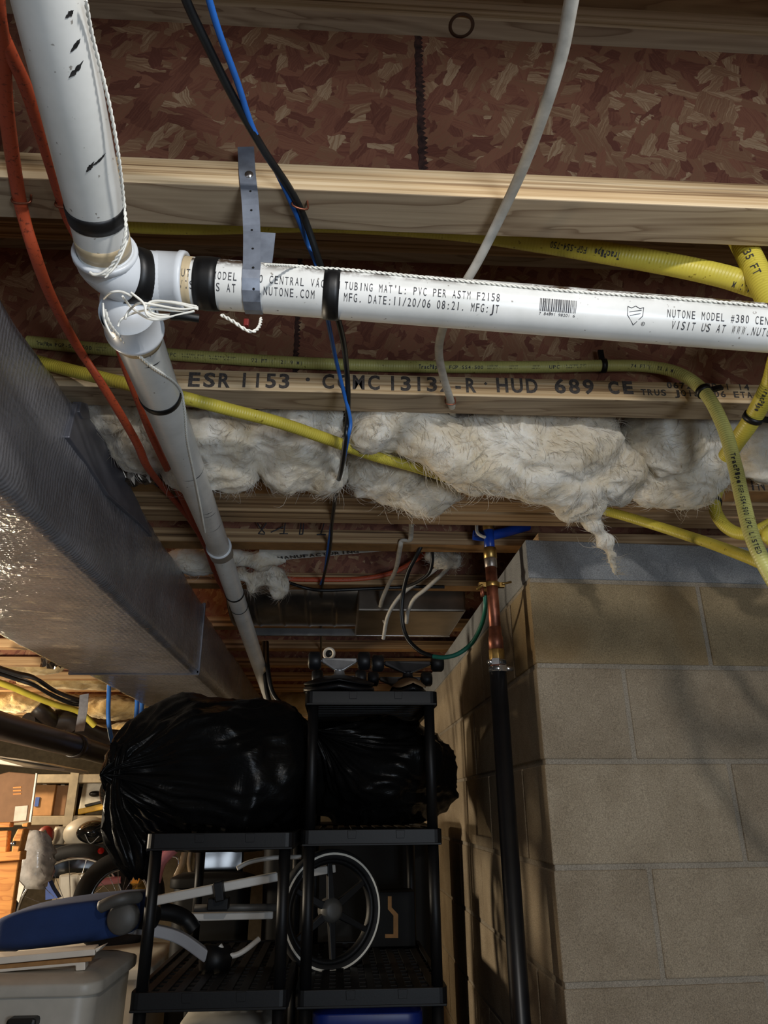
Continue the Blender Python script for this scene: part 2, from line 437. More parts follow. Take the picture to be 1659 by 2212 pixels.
def foil():
    t = NT('foil_faced_duct_wrap'); v = t.coord()
    sepn = t.n('ShaderNodeSeparateXYZ'); t.l(v, sepn.inputs[0])
    wob = t.noise(v, 14, 3)
    y = t.math('ADD', sepn.outputs['Y'], t.math('MULTIPLY', wob, 0.03))
    rib = t.math('SINE', t.math('MULTIPLY', y, 2 * math.pi / 0.0095))
    z = t.math('ADD', sepn.outputs['Z'], t.math('MULTIPLY', sepn.outputs['X'], 1.0))
    rib2 = t.math('SINE', t.math('MULTIPLY', z, 2 * math.pi / 0.0125))
    cr = t.n('ShaderNodeTexVoronoi', feature='DISTANCE_TO_EDGE'); cr.inputs['Scale'].default_value = 45; t.l(t.coord((1, 0.6, 1)), cr.inputs['Vector'])
    n1 = t.bump(rib, 0.16, 0.0014); n2 = t.bump(rib2, 0.12, 0.001, n1)
    n3 = t.bump(t.noise(v, 10, 4, 0.6), 0.5, 0.012, n2); n4 = t.bump(cr.outputs['Distance'], 0.12, 0.002, n3)
    col = t.ramp(t.noise(v, 6, 4), [(0.3, srgb(126, 126, 130)), (0.7, srgb(156, 155, 160))])
    cn = t.bump(t.noise(v, 95, 3, 0.6), 1.0, 0.006, t.bump(rib, 0.22, 0.002))
    t.b.inputs['Coat Weight'].default_value = 1.0; t.b.inputs['Coat Roughness'].default_value = 0.07
    t.l(cn, t.b.inputs['Coat Normal'])
    return t.out(col, 0.36, 0.3, n4)
M['foil'] = foil()
M['foil_tape'] = simple('foil_tape', srgb(130, 130, 138), 0.45, 0.6, var=0.08, bump=0.25, bscale=30)
M['steel'] = simple('bare_sheet_metal', srgb(150, 140, 128), 0.3, 0.9, var=0.2, scale=8, bump=0.06, bscale=12)
def fluff(name, a, b):
    t = NT(name); v = t.coord()
    f = t.noise(v, 7, 5, 0.6, 1.2); g = t.noise(t.coord((1, 1, 1)), 60, 6, 0.75, 2.5)
    col = t.ramp(f, [(0.32, a), (0.6, b)])
    col = t.mix(0.35, col, t.ramp(g, [(0.35, (0.72, 0.69, 0.63)), (0.6, (1, 1, 1))]), 'MULTIPLY')
    n = t.bump(g, 0.4, 0.004); n = t.bump(t.noise(v, 26, 6, 0.7, 1.5), 0.4, 0.010, n)
    m = t.out(col, 1.0, 0, n, 0.05)
    t.b.inputs['Sheen Weight'].default_value = 0.15; t.b.inputs['Subsurface Weight'].default_value = 0.6; t.b.inputs['Subsurface Radius'].default_value = (1, 0.9, 0.75); t.b.inputs['Subsurface Scale'].default_value = 0.012
    return m
M['fluff'] = fluff('white_fibreglass', srgb(220, 204, 174), srgb(240, 235, 224))
M['fluff_yellow'] = fluff('yellowed_fibreglass', srgb(160, 132, 84), srgb(206, 184, 138))
M['kraft'] = simple('kraft_facing', srgb(170, 138, 92), 0.85, var=0.2, scale=9, bump=0.3, bscale=15)
M['paper_white'] = simple('white_facing_sheet', srgb(206, 202, 192), 0.7)
M['copper'] = simple('aged_copper', srgb(150, 92, 70), 0.42, 0.75, var=0.25, scale=40)
M['brass'] = simple('brass', srgb(178, 144, 84), 0.35, 0.9, var=0.2, scale=60)
M['solder'] = simple('solder_streaked_copper', srgb(170, 158, 148), 0.4, 0.8, var=0.3, scale=80)
M['pex'] = simple('blue_tubing', srgb(22, 70, 178), 0.35, var=0.1)
M['clampsteel'] = simple('bright_steel', srgb(206, 206, 206), 0.25, 0.95, var=0.1)
M['poly'] = simple('black_polyethylene_pipe', srgb(20, 20, 22), 0.36, var=0.15)
M['green'] = simple('green_wire', srgb(34, 112, 92), 0.38, var=0.1)
M['black_plastic'] = simple('black_shelf_plastic', srgb(15, 15, 16), 0.48, var=0.1, bump=0.06, bscale=220, spec=0.3)
def bagmat():
    t = NT('black_garbage_bag_film'); v = t.coord()
    n = t.bump(t.noise(v, 9, 4, 0.5, 1.0), 0.4, 0.012)
    n = t.bump(t.noise(t.coord((0.6, 1, 2.2)), 34, 4, 0.6, 2.0), 0.2, 0.004, n)
    return t.out((0.004, 0.004, 0.004), 0.26, 0, n, 0.12)
M['bag'] = bagmat()
M['clear_bag'] = simple('clear_plastic_wrap', srgb(158, 156, 154), 0.14, 0.1, var=0.2, scale=30, bump=0.9, bscale=25)
M['deck'] = simple('skateboard_maple', srgb(176, 142, 104), 0.5, var=0.1)
M['deck_black'] = simple('skateboard_black_print', srgb(22, 22, 24), 0.4)
M['urethane'] = simple('dark_urethane', srgb(34, 34, 36), 0.45)
M['alu'] = simple('cast_aluminium', srgb(196, 194, 192), 0.38, 0.6)
M['dark_alu'] = simple('dark_cast_metal', srgb(62, 60, 60), 0.45, 0.6)
M['blue_fabric'] = simple('navy_canvas', srgb(22, 48, 96), 0.9, var=0.06, bump=0.35, bscale=700)
M['grey_plastic'] = simple('grey_plastic', srgb(78, 76, 72), 0.5)
M['silver_tube'] = simple('satin_white_tube', srgb(206, 200, 190), 0.4, var=0.04)
M['silver_grey'] = simple('satin_grey_tube', srgb(150, 148, 150), 0.42, var=0.04)
M['rubber'] = simple('tyre_rubber', srgb(24, 23, 23), 0.75, bump=0.3, bscale=200)
M['reflective'] = simple('reflective_white_stripe', srgb(250, 244, 228), 0.3, var=0.02)
M['white_paint'] = simple('white_painted_wood', srgb(224, 214, 198), 0.45, var=0.04)
M['raw_wood'] = simple('raw_plywood', srgb(160, 118, 70), 0.7, var=0.15)
M['honey'] = wood_face('honey_stained_wood', srgb(176, 110, 46), srgb(208, 142, 70))
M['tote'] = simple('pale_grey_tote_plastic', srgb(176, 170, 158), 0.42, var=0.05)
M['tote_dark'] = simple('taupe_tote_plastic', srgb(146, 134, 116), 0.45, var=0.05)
M['tote_blue'] = simple('dark_blue_tote', srgb(20, 40, 110), 0.4)
M['card'] = simple('cardboard', srgb(158, 118, 78), 0.85, var=0.08)
M['card_dark'] = simple('brown_cardboard', srgb(124, 92, 66), 0.85, var=0.08)
M['label'] = simple('paper_label', srgb(200, 192, 176), 0.7)
M['label_blue'] = simple('blue_label', srgb(44, 76, 150), 0.6)
M['pink'] = simple('pink_bicycle_paint', srgb(226, 150, 168), 0.3, var=0.06)
M['beige'] = simple('beige_tube', srgb(190, 170, 140), 0.45)
M['chrome'] = simple('chrome', srgb(200, 200, 200), 0.15, 1.0)
M['dark_red'] = simple('dark_red_plastic', srgb(120, 24, 20), 0.5)
M['knot'] = simple('dark_knot', srgb(84, 58, 38), 0.8)
M['red'] = simple('red_reflector', srgb(210, 24, 24), 0.25)
M['yellow_plastic'] = simple('yellow_plastic', srgb(216, 170, 40), 0.5)
M['gloss_black'] = simple('gloss_black_plastic', srgb(14, 16, 18), 0.1, var=0.05)
M['abs'] = simple('black_drain_plastic', srgb(38, 32, 30), 0.36, var=0.15)
M['shelf_metal'] = simple('beige_shelf_metal', srgb(150, 138, 116), 0.5)
M['gold'] = simple('gold_foil', srgb(206, 174, 100), 0.25, 0.8, bump=0.8, bscale=40)
M['gloss_dark'] = simple('matte_black', srgb(12, 12, 12), 0.6, spec=0.2)  # also on the added boxes that stand in for darkness
# ------------------------------------------------------------------ the room
XL, XR, YB, YF = -4.6, 1.7, 7.6, -2.6
ZJ, JD = 0.63, 0.333          # underside of the joists, joist depth
WX, WY = 0.4376, 1.60         # outside corner of the block wall
WTOP = 0.588
MB().box(XL, XR, YF, YB, FLOOR - 0.1, FLOOR).build('floor', M['concrete'], kind='structure')
MB().box(XL, XR, YF, YB, ZJ + JD, ZJ + JD + 0.02).build('ceiling', M['subfloor'], kind='structure')
MB().box(XL, XR, YB, YB + 0.1, FLOOR, ZJ + JD).build('wall_back', M['farwall'], kind='structure')
MB().box(XL - 0.1, XL, YF, YB, FLOOR, ZJ + JD).build('wall_left', M['farwall'], kind='structure')

def block_wall():
    a = math.radians(3.255); d = Vector((math.cos(a), math.sin(a), 0)); nrm = Vector((math.sin(a), -math.cos(a), 0))
    C = Vector((WX, WY, 0)); L1, L2 = 1.25, 5.95; ins = 0.0035
    mb = MB()
    # mortar core
    q = C + d * ins - nrm * ins + Vector((0, 0, FLOOR))
    q.x = WX + ins
    poly = [q, q + d * (L1 - ins), q + d * (L1 - ins) + Vector((0, L2 - 0.2, 0)), Vector((WX + ins, WY + L2, FLOOR))]
    mb.prism(poly, (0, 0, WTOP - FLOOR - 0.004), 3)
    R = random.Random(5); J = 0.0105; Hc = 0.2032; zt = WTOP - 0.094
    def blk(face, s0, s1, z0, z1, mi):
        o = R.uniform(-0.0012, 0.0012)
        if face == 'f': mb.obox(C + d * ((s0 + s1) / 2) - nrm * (0.02 - o) + Vector((0, 0, (z0 + z1) / 2)), (d, nrm, (0, 0, 1)), ((s1 - s0) / 2, 0.02, (z1 - z0) / 2), mi)
        else: mb.box(WX - o, WX + 0.04, WY + s0, WY + s1, z0, z1, mi)
    for k in range(12):
        z1 = zt - k * Hc - J / 2; z0 = zt - (k + 1) * Hc + J / 2
        if k == 0: z1 = zt - J
        z0 = max(z0, FLOOR)
        if z1 <= z0: break
        full = k % 2 == 0
        s = 0; w = 0.410 if full else 0.197
        # the corner block turns the corner as one piece
        first = True
        while s < L1:
            mi = 1 if (k == 0 and s < 0.8) else 0
            if first:
                sd = 0.197 if full else 0.392
                c0 = C + Vector((0, 0, z0)); e = C + d * w
                mb.prism([Vector((C.x, C.y, z0)), Vector((e.x, e.y, z0)), Vector((e.x, e.y + 0.05, z0)), Vector((C.x + 0.05, C.y + 0.08, z0)), Vector((C.x + 0.05, C.y + sd, z0)), Vector((C.x, C.y + sd, z0))], (0, 0, z1 - z0), mi)
                first = False
            else: blk('f', s, min(s + w, L1), z0, z1, mi)
            s += w + J; w = 0.396
        s = (0.197 if full else 0.392) + J
        while s < L2:
            blk('s', s, min(s + 0.396, L2), z0, z1, 0); s += 0.396 + J
    # solid cap course
    e = C + d * L1
    mb.prism([Vector((C.x, C.y, zt)), Vector((e.x, e.y, zt)), Vector((e.x, e.y + 0.1, zt)), Vector((C.x + 0.1, C.y + 0.15, zt)), Vector((C.x + 0.1, WY + L2, zt)), Vector((C.x, WY + L2, zt))], (0, 0, 0.094), 2)
    return mb.build('wall_right', [M['block'], M['block_stained'], M['cap'], M['mortar']], kind='structure', bevel=0.003)
block_wall()
# dark sill plate on top of the wall
MB().box(WX + 0.05, XR, WY + 0.06, 1.85, WTOP, ZJ - 0.002).build('trim_1', M['lvl'], kind='structure')

# ------------------------------------------------------------------ joists
JY = [-1.4, -1.0, -0.6, -0.2, 0.207, 0.609, 1.030, 1.392, 1.762, 2.137, 2.70, 3.10, 3.50, 3.90, 4.30, 4.70, 5.10, 5.50, 5.90, 6.30, 6.70, 7.1]
names = ['behind the camera'] * 5 + [
    'nearest engineered wood joist, above the perforated metal strap with a jagged web joint',
    'engineered wood joist printed with large black ESR and HUD numbers',
    'engineered wood joist right behind the hanging white insulation',
    'engineered wood joist with hand-drawn black marker strokes on its flange',
    'engineered wood joist carrying the horizontal orange cables',
    'first engineered wood joist beyond the sheet metal duct',
    'second engineered wood joist beyond the sheet metal duct'] + [o_ + ' engineered wood joist back from the sheet metal duct' for o_ in ('third', 'fourth', 'fifth', 'sixth', 'seventh', 'eighth', 'ninth', 'tenth', 'eleventh', 'twelfth', 'thirteenth')]
def flange_mb(x0, x1, y, z, h):
    mb = MB(); w = 0.059
    mb.box(x0, x1, y, y + w, z, z + h, 0)
    for i, f in enumerate(mb.f):
        n = (mb.v[f[1]] - mb.v[f[0]]).cross(mb.v[f[2]] - mb.v[f[1]])
        if abs(n.z) > abs(n.y): mb.m[i] = 1
    return mb
JO = {}
for i, y in enumerate(JY):
    if i < 4: continue
    lab = names[i]
    if 'behind the camera' in lab: lab = 'engineered wood joist out of sight above the camera'
    j = thing('ceiling_joist', lab, 'joist', ((XL + XR) / 2, y + 0.03, ZJ), 'engineered wood joists across the ceiling')
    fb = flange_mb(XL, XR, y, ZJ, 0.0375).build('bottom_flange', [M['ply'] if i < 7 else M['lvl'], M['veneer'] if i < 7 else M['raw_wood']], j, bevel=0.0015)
    flange_mb(XL, XR, y, ZJ + JD - 0.0375, 0.0375).build('top_flange', [M['ply'], M['veneer']], j)
    wb = MB().box(XL, XR, y + 0.0245, y + 0.0345, ZJ + 0.03, ZJ + JD - 0.03).build('web', M['osb'], j)
    JO[i] = (j, fb, wb)
# jagged butt joint in the nearest web and in the next
def web_joint(i, px, py):
    j, fb, wb = JO[i]; y = JY[i] + 0.0245
    x = PY(px, py, y).x; R = random.Random(i); mb = MB(); z = ZJ + 0.0385; P = []; Q = []
    while z < ZJ + JD - 0.038:
        P.append(Vector((x - 0.0035 + R.uniform(-.001, .001), y - 0.0008, z))); Q.append(Vector((x + 0.004 + (0.003 if len(Q) % 2 else -0.001) + R.uniform(-.0015, .0015), y - 0.0008, z))); z += 0.004
    n = len(P)
    mb.add(P + Q + [p + Vector((0, 0.0012, 0)) for p in P + Q], [(k, n + k, n + k + 1, k + 1) for k in range(n - 1)] + [(2 * n + k, 2 * n + k + 1, k + 1, k) for k in range(n - 1)] + [(n + k, 3 * n + k, 3 * n + k + 1, n + k + 1) for k in range(n - 1)], 0, False)
    mb.build('web_joint', M['osb_dark'], wb, label='dark swollen jagged joint')
web_joint(5, 907, 240); web_joint(6, 640, 730)
kc = PZ(997, 55, ZJ + JD - 0.0378); kr = MB()
kr.lathe([(.0125, 0), (.0165, 0), (.0165, .0004), (.0125, .0004)], kc, (0, 0, -1), 28)
kr.build('knot_ring', M['knot'], JO[5][0], label='dark ring-shaped knot')
# printing on the second joist's flange
def joist_text(text, x0, x1, ybase, h, bold=0.02, mat='ink_soft', i=6, fill=0.78):
    j, fb, wb = JO[i]; y = JY[i] - 0.0004
    a = PY(x0, ybase, y); b = PY(x1, ybase, y); hh = PY(x0, ybase - h, y).z - a.z
    base = Vector((a.x, y, 0)); 
    a.z = a.z; b.z = a.z
    lettering(MB(), text, (b - a).length, hh, plane_map(a, (1, 0, 0), (0, 0, 1)), bold, fill).build('printed_lettering', M[mat], fb, label='black printed lettering')
joist_text('ESR', 402, 500, 834, 31, .03); joist_text('1153', 512, 628, 835, 31, .03); joist_text('CCMC', 692, 824, 838, 31, .03)
joist_text('13132-R', 834, 1032, 842, 31, .03); joist_text('HUD', 1070, 1166, 846, 31, .03); joist_text('689', 1196, 1288, 848, 31, .03)
joist_text('C', 1312, 1342, 849, 26, .05); joist_text('E', 1344, 1372, 849, 26, .05)
joist_text('0672-CPD-1 14', 1440, 1620, 838, 13, .03); joist_text('TRUS JOIST 06 ETA-', 1384, 1640, 853, 13, .03); joist_text('JIN', 1600, 1655, 1058, 26, .02, i=7)
j, fb, wb = JO[6]
MB().lathe([(0, 0), (0.0035, 0), (0.0035, 0.0006), (0, 0.0006)], PY(665, 820, JY[6]) , (0, -1, 0), 14).lathe([(0, 0), (0.003, 0), (0.003, 0.0006), (0, 0.0006)], PY(1049, 829, JY[6]), (0, -1, 0), 4).build('printed_dot', M['ink_soft'], fb)
# hand drawn marker strokes on the fourth joist
mk = MB(); y = JY[8] - 0.0006
for pl in ([(556, 1130), (562, 1140), (572, 1152)], [(575, 1130), (566, 1144), (558, 1153), (572, 1154)], [(616, 1130), (613, 1153), (604, 1153), (622, 1153)], [(650, 1131), (647, 1154)], [(656, 1131), (654, 1154), (646, 1154)], [(700, 1131), (693, 1154), (684, 1155), (704, 1155)], [(585, 1150), (612, 1138)]):
    pp_ = [PY(*p, y) for p in pl]
    for a, b in zip(pp_, pp_[1:]): mk.tube([a, b], 0.0017, 6)
mk.build('marker_stroke', M['ink'], JO[8][1], label='black hand-drawn marker strokes')
# doubled dark beam between the third and fourth joist
bm_ = thing('laminated_beam', 'dark laminated beam with cracked striped grain above the blue water tube', 'beam', ((XL + XR) / 2, 1.53, ZJ - 0.004))
MB().box(XL, XR, 1.462, 1.525, ZJ - 0.004, ZJ + 0.24).build('ply_board', M['lvl'], bm_, bevel=0.002)
MB().box(XL, XR, 1.528, 1.60, ZJ - 0.008, ZJ + 0.24).build('ply_board', M['lvl'], bm_, bevel=0.002)
# staples holding cables
def staple(c, w, h, along):
    """U staple over a cable; along = width direction"""
    a = Vector(along).normalized(); n = Vector((0, 0, 1)); c = Vector(c)
    return [c - a * w / 2 + n * h, c - a * w / 2, c + a * w / 2, c + a * w / 2 + n * h]

# ------------------------------------------------------------------ central vacuum piping
RP = 0.0262
A0 = PY(372, 607, 0.632); A1 = PY(1648, 708, 0.632)
A1 = A0 + (A1 - A0) * 2.4
vac = thing('vacuum_pipe', 'white plastic central vacuum pipe assembly with black tape bands and printed tube', 'pipe', (A0.x, A0.y, A0.z - RP))
def pipe_seg(pts, r, seg=40): return MB().tube(pts, r, seg)
hp = [A0.lerp(A1, k / 48) for k in range(49)]
tube_h = pipe_seg(hp, RP).build('printed_tube', M['pvc'], vac)
d_h = (A1 - A0).normalized()
MB().lathe([(RP, 0), (RP + 0.003, 0.001), (RP + 0.003, 0.03), (RP - 0.002, 0.034), (0, 0.034)], A1, d_h, 40).build('end_collar', M['pvc_clean'], vac)
txt = MB()
def pt_line(text, px0, px1, py, vshift, h=0.0088):
    s0 = arc_at(hp, (px0, py)); s1 = arc_at(hp, (px1, py))
    lettering(txt, text, s1 - s0, h, pipe_map(hp, RP, s0, vshift), 0.0, 0.66)
v1, v2 = 0.0052, -0.0064
pt_line('NUTONE MODEL #380 CENTRAL VACUUM', 390, 738, 620, v1); pt_line("TUBING MAT'L: PVC PER ASTM F2158", 746, 1074, 640, v1)
pt_line('VISIT US AT WWW.NUTONE.COM', 400, 682, 640, v2); pt_line('MFG. DATE:11/20/06 08:21. MFG:JT', 743, 1071, 665, v2)
pt_line('NUTONE MODEL #380 CENTRAL', 1420, 1678, 688, v1 - 0.002); pt_line('VISIT US AT WWW.NUTONE.COM', 1428, 1708, 704, v2 - 0.002)
# barcode
s0 = arc_at(hp, (1156, 665)); s1 = arc_at(hp, (1232, 668)); mp = pipe_map(hp, RP, s0, 0.0); R = random.Random(3); u = 0.0
while u < s1 - s0:
    w = R.choice((0.0005, 0.0009, 0.0014))
    txt.add([mp(a, b) for a in (u, u + w) for b in (-0.0005, 0.004, 0.009, 0.0125)], [(0, 1, 5, 4), (1, 2, 6, 5), (2, 3, 7, 6)], 0, False); u += w + R.choice((0.0006, 0.0009))
lettering(txt, '7 84891 98201 6', s1 - s0, 0.003, pipe_map(hp, RP, s0, -0.0045), 0.0)
# shield mark with a small registered sign
s0 = arc_at(hp, (1338, 680)); mp = pipe_map(hp, RP, s0, 0.001)
sh = [(0.0, 0.010), (0.004, 0.0085), (0.0085, 0.011), (0.013, 0.0085), (0.017, 0.010), (0.0165, 0.001), (0.0085, -0.0085), (0.0005, 0.001)]
for (a, b), (c, d) in zip(sh, sh[1:] + sh[:1]):
    nx, ny = -(d - b), (c - a); L = math.hypot(nx, ny); nx *= 0.00035 / L; ny *= 0.00035 / L
    txt.add([mp(a - nx, b - ny), mp(c - nx, d - ny), mp(c + nx, d + ny), mp(a + nx, b + ny)], [(0, 1, 2, 3)], 0, False)
for (a, b, c, d) in ((0.002, 0.004, 0.015, 0.0068), (0.003, 0.0005, 0.014, 0.0032)):
    txt.add([mp(a, b), mp(c, d), mp(c, d + 0.0006), mp(a, b + 0.0006)], [(0, 1, 2, 3)], 0, False)
for k in range(16):
    t0, t1 = 2 * math.pi * k / 16, 2 * math.pi * (k + 1) / 16
    txt.add([mp(0.0185 + 0.002 * math.cos(a) * q, -0.0065 + 0.002 * math.sin(a) * q) for a in (t0, t1) for q in (0.8, 1.0)], [(0, 1, 3, 2)], 0, False)
lettering(txt, 'R', 0.0022, 0.0022, pipe_map(hp, RP, s0 + 0.0174, 0.001 - 0.0076), 0.0)
txt.build('printed_lettering', M['ink'], tube_h, label='grey printed lettering, bar code and shield mark')
def cyl_hit(path, r, px, py):
    """where the sight line through a pixel meets a straight tube (or its edge)"""
    a = path[0]; d = (path[-1] - a).normalized(); q = ray(px, py).normalized()
    qp = q - d * q.dot(d); ap = a - d * a.dot(d)
    A = qp.dot(qp); B = qp.dot(ap); D = max(0.0, B * B - A * (ap.dot(ap) - r * r))
    t = (B - math.sqrt(D)) / A; p = q * t
    s = (p - a).dot(d); ax = a + d * s; n = p - ax
    return ax + n * (r / max(n.length, 1e-6))
def band(path, px, py, w, r, name='tape_band', mat='tape', lab='black electrical tape wrap', th=0.0008, parent=None):
    s = arc_at(path, (px, py)); cum = 0; c = None
    for a, b in zip(path, path[1:]):
        L = (b - a).length
        if cum + L >= s and c is None: c = a.lerp(b, (s - cum) / L); T = (b - a).normalized()
        cum += L
    mb = MB().lathe([(r, -w / 2), (r + th, -w / 2), (r + th * 1.5, -w * 0.1), (r + th * 1.5, w * 0.2), (r + th, w / 2), (r, w / 2)], c, T, 40)
    return mb.build(name, M[mat], parent or vac, label=lab)
band(hp, 452, 628, 0.0235, RP, th=0.0012); band(hp, 719, 642, 0.0165, RP, th=0.0011)
band(hp, 408, 610, 0.0145, RP, 'glue_band', 'glue', 'tan glue-stained band', 0.0002)
# upper tube coming overhead toward the viewer
U0 = PT(104, -10, 0.52); U1 = PT(227, 545, 0.722)
Ue = U0 + (U0 - U1) * 1.2
up = [U1.lerp(U0, k / 14) for k in range(15)] + [U0.lerp(Ue, k / 6) for k in range(1, 7)]
tube_u = pipe_seg(up, RP).build('overhead_tube', M['pvc'], vac)
band(up, 210, 455, 0.0165, RP); 
b_ = band(up, 222, 522, 0.017, RP, 'glue_band', 'glue', 'tan glue-stained band', 0.0002)
sc = MB(); R = random.Random(11)
def scuff(path, px, py, L, ang, w=0.002):
    p = cyl_hit(path, RP, px, py); a0 = path[0]; dd = (path[-1] - a0).normalized(); s0 = (p - a0).dot(dd)
    N = -(a0 + dd * s0); N = (N - dd * N.dot(dd)).normalized(); n0 = (p - (a0 + dd * s0)).normalized()
    mp = pipe_map(path, RP, s0, math.atan2(n0.dot(N.cross(dd)), n0.dot(N)) * RP); n = 9; P = []
    for k in range(n + 1):
        t = k / n; a = (t - 0.5) * L; hw = w * math.sin(math.pi * t) * R.uniform(0.4, 1.1) + 0.0001
        du, dv = a * math.cos(ang), a * math.sin(ang); nx, ny = -math.sin(ang), math.cos(ang)
        P += [mp(du + nx * hw, dv + ny * hw), mp(du - nx * hw, dv - ny * hw)]
    sc.add(P, [(2 * k, 2 * k + 1, 2 * k + 3, 2 * k + 2) for k in range(n)], 0, False)
for px, py, L, a in ((163, 98, 0.012, 2.2), (165, 150, 0.017, 2.2), (215, 345, 0.016, 2.0), (175, 495, 0.010, 0.9), (195, 360, 0.012, 2.4), (150, 30, 0.008, 2)): scuff(up, px, py, L, a)
sc.build('scuff_mark', M['scuff'], tube_u, label='black scuff marks')
# lower tube running away from the viewer under the joists
L0 = PT(283, 690, 0.775); L1 = PT(476, 1190, 1.80); L2 = PT(600, 1560, 3.75)
lp = [L0.lerp(L1, k / 14) for k in range(15)]; lp2 = [L1.lerp(L2, k / 14) for k in range(15)]
tube_l = pipe_seg(lp, RP).build('receding_tube', M['pvc'], vac)
tube_l2 = pipe_seg(lp2, RP * 0.97).build('receding_tube', M['pvc'], vac)
band(lp, 345, 852, 0.0135, RP); band(lp, 287, 728, 0.016, RP, 'glue_band', 'glue', 'tan glue-stained band', 0.0002)
band(lp2, 505, 1284, 0.010, RP); band(lp2, 515, 1310, 0.004, RP)
sc = MB(); R = random.Random(12)
for px, py, L, a in ((455, 1115, 0.03, 1.2), (449, 1110, 0.025, 1.2), (425, 1033, 0.05, 1.6), (470, 1142, 0.04, 1.5), (330, 790, 0.02, 1.5), (318, 735, 0.012, 2.0)): scuff(lp, px, py, L, a, 0.0015)
sc.build('scuff_mark', M['scuff'], tube_l, label='black scuff marks')
dl = (L1 - L0).normalized(); du = (U1 - U0).normalized()
def socket(o, ax, r=RP, L=0.036): return [(r + 0.0002, 0.001), (r + 0.0012, -0.0012), (r + 0.0048, -0.0012), (r + 0.0056, 0.001), (r + 0.0056, 0.005), (r + 0.0040, 0.0065), (r + 0.0032, L)]
MB().lathe([(r_, h) for r_, h in [(RP * .97, -0.04), (RP + 0.003, -0.04), (RP + 0.0032, 0.04), (RP + 0.0045, 0.042), (RP + 0.0045, 0.046), (RP * .97, 0.047)]], L1, -dl, 40).build('coupling', M['pvc_clean'], vac)
# wye fitting: socket at the overhead tube, elbow into the printed tube, rounded elbow down into the receding tube
wy = MB()
rb = RP + 0.0030
c0 = U1 - du * 0.002
wy.lathe(socket(c0, du, L=.018), c0, du, 40)
run = spline([U1 + du * 0.001, U1 + du * 0.012, PT(262, 588, 0.742), PT(312, 602, 0.762), A0 - d_h * .006, A0 + d_h * 0.010], 8)
wy.tube(run, [rb] * len(run), 40)
c1 = A0 + d_h * 0.014
wy.lathe(socket(c1, -d_h, L=0.03), c1, -d_h, 40)
elb = spline([L0 + dl * 0.012, L0 - dl * 0.002, PT(274, 664, 0.778), PT(278, 640, 0.775), PT(296, 615, 0.768), PT(318, 604, .765)], 8)
wy.tube(elb, [RP + .0014] * len(elb), 40)
c2 = L0 + dl * 0.022
wy.lathe(socket(c2, -dl, L=0.04), c2, -dl, 40)
wy.build('wye_fitting', M['pvc_clean'], vac)
band(run, 288, 596, 0.022, rb, lab='black tape wrap round the wye fitting')
# galvanised hanging strap
st = thing('hanging_strap', 'perforated galvanised metal strap looped around the white pipe, nailed to the nearest joist', 'strap', PY(537, 420, 0.604))
yS = JY[5] - 0.0012
ax_c = hp[0].lerp(hp[-1], 0); sS = arc_at(hp, (549, 640)); cS = A0 + d_h * sS
ptop = [PY(531, 318, yS + 0.004), PY(534, 370, yS), PY(540, 430, yS - 0.001), PY(544, 500, yS + 0.003)]
arc = [cS + Vector((0.0, -math.cos(a) * (RP + 0.001), math.sin(a) * (RP + 0.001))) for a in [math.radians(x) for x in (18, 0, -20, -45, -70, -95, -120, -150, -175)]]
back = [PY(566, 600, cS.y + RP + .002), PY(574, 540, cS.y + RP), PY(578, 503, cS.y + RP - .002)]
sp_ = spline(ptop[:3] + [ptop[3]] + arc[:1], 5)[:-1] + arc + back
MB().strap(sp_, 0.0182, 0.0012, (1, 0, 0)).build('band', M['strap'], st)
hm = MB()
for px, py in ((541, 413), (543, 454), (544, 497), (546, 537), (547, 578), (548, 624), (549, 662)):
    best = min(range(len(sp_) - 5), key=lambda k: (sp_[k] / sp_[k].length - ray(px, py).normalized()).length)
    a = sp_[best]; b = sp_[best + 1] if best + 1 < len(sp_) else sp_[best]; T = (sp_[min(best + 1, len(sp_) - 1)] - sp_[max(best - 1, 0)]).normalized(); n = T.cross(Vector((1, 0, 0))).normalized()
    if n.y > 0: n = -n
    q = ray(px, py); c = q * ((a.dot(n) + 0.0008) / q.dot(n))
    hm.lathe([(0.0, 0.0), (0.0013, 0.0), (0.0013, 0.0002), (0, 0.0002)], c, n, 10)
hm.build('hole', M['hole'], st, label='dark punched holes')
MB().lathe([(0, 0.002), (0.0045, 0.0016), (0.005, 0), (0.005, -0.001)], PY(538, 378, yS - 0.0008), (0, -1, 0), 16).build('nail', M['clampsteel'], st)

# low voltage wire: twisted pair taped along the pipe
def twisted(path, r=0.0009, pitch=0.011, off=0.0009, n=None):
    mb = MB(); cum = [0]
    for a, b in zip(path, path[1:]): cum.append(cum[-1] + (b - a).length)
    N = max(8, int(cum[-1] / pitch * 6)); A = []; B = []
    for k in range(N + 1):
        s = cum[-1] * k / N; i = 0
        while i < len(cum) - 2 and cum[i + 1] < s: i += 1
        p = path[i].lerp(path[i + 1], (s - cum[i]) / max(cum[i + 1] - cum[i], 1e-9)); T = (path[i + 1] - path[i]).normalized()
        X = T.cross(Vector((0, -0.6, 0.8))).normalized(); Y = T.cross(X); a = 2 * math.pi * s / pitch
        o = (X * math.cos(a) + Y * math.sin(a)) * off
        A.append(p + o); B.append(p - o)
    mb.tube(A, r, 6); mb.tube(B, r, 6); return mb
lv = thing('low_voltage_wire', 'thin white twisted pair wire bunched under the wye and taped along the vacuum pipe', 'wire', PT(340, 670, 0.69))
